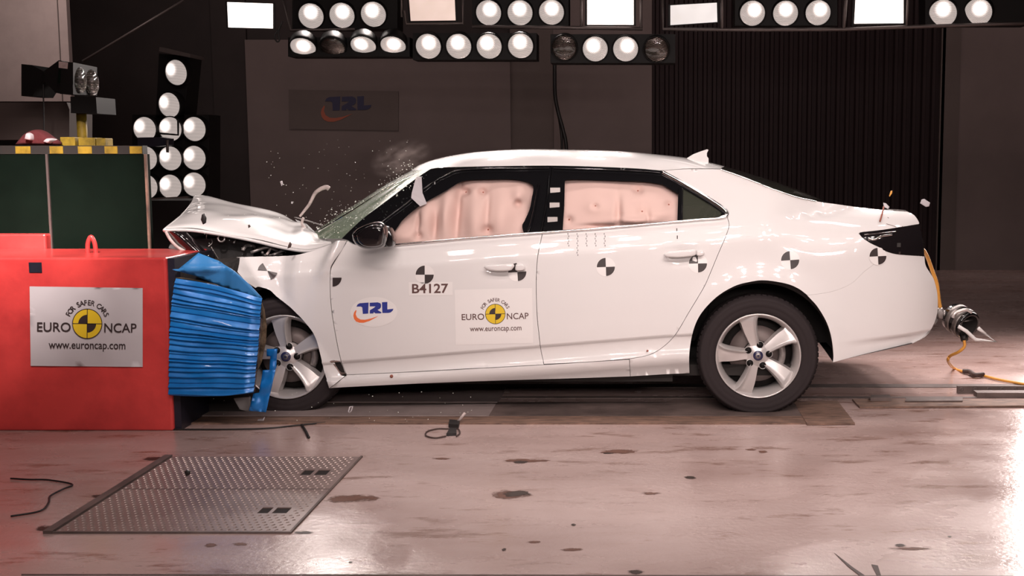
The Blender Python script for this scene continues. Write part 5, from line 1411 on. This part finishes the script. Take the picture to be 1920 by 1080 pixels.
tube('clip_loop', [onZ(a_, b2, .006) for a_, b2 in ((836, 818), (815, 821), (799, 817), (801, 809), (820, 804), (838, 804), (858, 804), (862, 812), (856, 818))], .004, 'dark_strip', cp, 6, 5)
tw2 = tube('twig_wire', [onZ(320, 805, .006), onZ(420, 805, .006), onZ(500, 803, .006), onZ(560, 797, .006), onZ(610, 792, .006)], .004, 'wire'); tag(tw2, 'thin black wire lying along the floor in front of the front wheel', 'wire')
tw3 = tube('broken_strip', [onZ(566, 797, .008), onZ(573, 808, .008), onZ(579, 820, .008)], .007, 'wire'); tag(tw3, 'short black strip on the floor below the front wheel', 'debris')

# flying and fallen bits
def bit(name, P, Y, m, label, th=.012, cat='debris'):
    o = pillow(name, P, Y, th, m, None, .3, K=3, smooth=False); tag(o, label, cat, None); return o
bit('flying_fragment', [(379, 402), (384, 400), (387, 409), (386, 418), (381, 421), (377, 412)], -.05, 'wire', 'dark oval fragment flying in front of the bonnet', .01)
bit('flying_fragment', [(465, 422), (468, 421), (470, 425), (466, 428)], -.05, 'dark_strip', 'tiny brown speck flying in front of the middle of the bonnet', .005)
bit('flying_fragment', [(539, 466), (541, 459), (544, 453), (547, 458), (545, 464)], .0, 'dark_strip', 'dark pointed fragment flying at the lower edge of the bonnet', .006)
bit('flying_fragment', [(525, 340), (529, 339), (531, 346), (528, 349)], .6, 'paper', 'small white fragment flying in the air above the bonnet', .006)
bit('flying_fragment', [(546, 378), (549, 378), (549, 382), (546, 382)], .6, 'paper', 'tiny white fragment left of the upright wiper', .004)
bit('flying_fragment', [(1728, 374), (1733, 373), (1744, 380), (1742, 387), (1736, 388), (1725, 381)], .5, 'paper', 'white rectangular fragment flying above the car\'s tail', .005)
bit('flying_fragment', [(1667, 367), (1670, 358), (1673, 357), (1673, 362), (1668, 369)], .5, 'cable', 'yellowish curl flying highest above the boot', .004)
bit('flying_fragment', [(1656, 380), (1661, 381), (1668, 388), (1665, 392), (1657, 388)], .5, 'paper', 'grey-white fragment just above the boot lid', .004)
sg = tube('flying_string', [onY(1657, 388, .2), onY(1655, 397, .15), onY(1652, 408, .1), onY(1650, 415, .08)], .005, 'bag_dot'); tag(sg, 'short brown string hanging over the rear corner of the car', 'string')
bit('flying_fragment', [(346, 884), (350, 881), (357, 884), (356, 890), (350, 893)], -2.0, 'wire', 'dark fragment flying above the farther hatch plate', .008)
bit('paper_scrap', [(480, 791), (484, 786), (494, 785), (497, 781), (494, 791), (487, 793)], -.15, 'paper', 'curled white scrap on the floor under the barrier', .006, 'scrap')
bit('paper_scrap', [(388, 493), (391, 492), (401, 497), (399, 501)], -.30, 'paper', 'small white scrap in the dark slot under the blue flap', .004, 'scrap')
rg2 = tube('ring_fragment', [onY(a_, b2, -.15) for a_, b2 in ((655, 773), (653, 772), (656, 763), (661, 762), (659, 770), (655, 774))], .004, 'paper', None, 6, 0); tag(rg2, 'small bent white loop in front of the dark sill shadow behind the front wheel', 'debris')
# crumbs of broken glass bursting off the windscreen
rnd = random.Random(11); V, Fc = [], []
def crumb(p, r):
    k = len(V); q = [Vector((rnd.uniform(-1, 1), rnd.uniform(-1, 1), rnd.uniform(-1, 1))) * r for _ in range(4)]
    V.extend([p + a_ for a_ in (Vector((r, 0, 0)) + q[0] * .4, Vector((-r, r * .3, 0)) + q[1] * .4, Vector((0, 0, r)) + q[2] * .4, Vector((0, -r, -r * .4)) + q[3] * .4)])
    Fc.extend([(k, k + 1, k + 2), (k, k + 2, k + 3), (k, k + 3, k + 1), (k + 1, k + 3, k + 2)])
for i in range(430):
    t = rnd.random(); a_, b2 = 595 + 185 * t, 436 - 118 * t
    off = abs(rnd.gauss(0, 1)); dd_ = off * (7 + 5 * math.sin(t * 9)) ; inn = rnd.random() < .35
    pxx, pyy = (a_ - dd_ * .5, b2 - dd_) if not inn else (a_ + rnd.uniform(2, 30), b2 + rnd.uniform(2, 16))
    crumb(onY(pxx, pyy, rnd.uniform(.3, .95) if not inn else rnd.uniform(.1, .25)), rnd.choice((.0015, .002, .0025, .0045)))
for i in range(90): crumb(onY(rnd.uniform(500, 800), rnd.uniform(260, 400), rnd.uniform(.2, 1.4)), rnd.choice((.002, .003)))
for i in range(60): crumb(onY(rnd.uniform(380, 640), rnd.uniform(400, 480), rnd.uniform(.0, .15)), rnd.choice((.0015, .0025)))
for i in range(50): crumb(onY(rnd.uniform(320, 900), rnd.uniform(735, 792), rnd.uniform(-.25, -.1)), rnd.choice((.0018, .0028)))
gf = mk('glass_fragments', V, Fc, 'shard', None, smooth=False); tag(gf, 'burst of glass crumbs flying off the cracked windscreen', 'glass fragments', None, 'stuff')

# faint dust over the windscreen's top edge
m = bpy.data.materials.new('glass_dust'); t, n, l = nt(m); n.remove(n['Principled BSDF'])
vs_ = n.new('ShaderNodeVolumePrincipled'); vs_.inputs['Color'].default_value = (.9, .75, .7, 1)
tc = n.new('ShaderNodeTexCoord'); ln = n.new('ShaderNodeVectorMath'); ln.operation = 'LENGTH'; l.new(tc.outputs['Object'], ln.inputs[0])
ns = n.new('ShaderNodeTexNoise'); ns.inputs['Scale'].default_value = 3.0; ns.inputs['Detail'].default_value = 3; l.new(tc.outputs['Object'], ns.inputs['Vector'])
r1 = n.new('ShaderNodeMapRange'); r1.inputs[1].default_value = 1.0; r1.inputs[2].default_value = 0.1; r1.inputs[3].default_value = 0; r1.inputs[4].default_value = 1.0; l.new(ln.outputs[1], r1.inputs[0])
r2 = n.new('ShaderNodeMapRange'); r2.inputs[1].default_value = .42; r2.inputs[2].default_value = .7; r2.inputs[3].default_value = 0; r2.inputs[4].default_value = 2.2; l.new(ns.outputs[0], r2.inputs[0])
mu = n.new('ShaderNodeMath'); mu.operation = 'MULTIPLY'; l.new(r1.outputs[0], mu.inputs[0]); l.new(r2.outputs[0], mu.inputs[1]); l.new(mu.outputs[0], vs_.inputs['Density'])
l.new(vs_.outputs[0], n['Material Output'].inputs['Volume'])
bm = bmesh.new(); bmesh.ops.create_icosphere(bm, subdivisions=3, radius=1); me = bpy.data.meshes.new('dust_puff'); bm.to_mesh(me); bm.free(); me.materials.append(m)
o = bpy.data.objects.new('dust_puff', me); COL.objects.link(o); o.location = onY(752, 298, .75); o.scale = (.20, .22, .11); o.rotation_euler = (0, -.35, 0)
tag(o, 'faint puff of glass dust above the windscreen near the roof edge', 'dust', None, 'stuff')
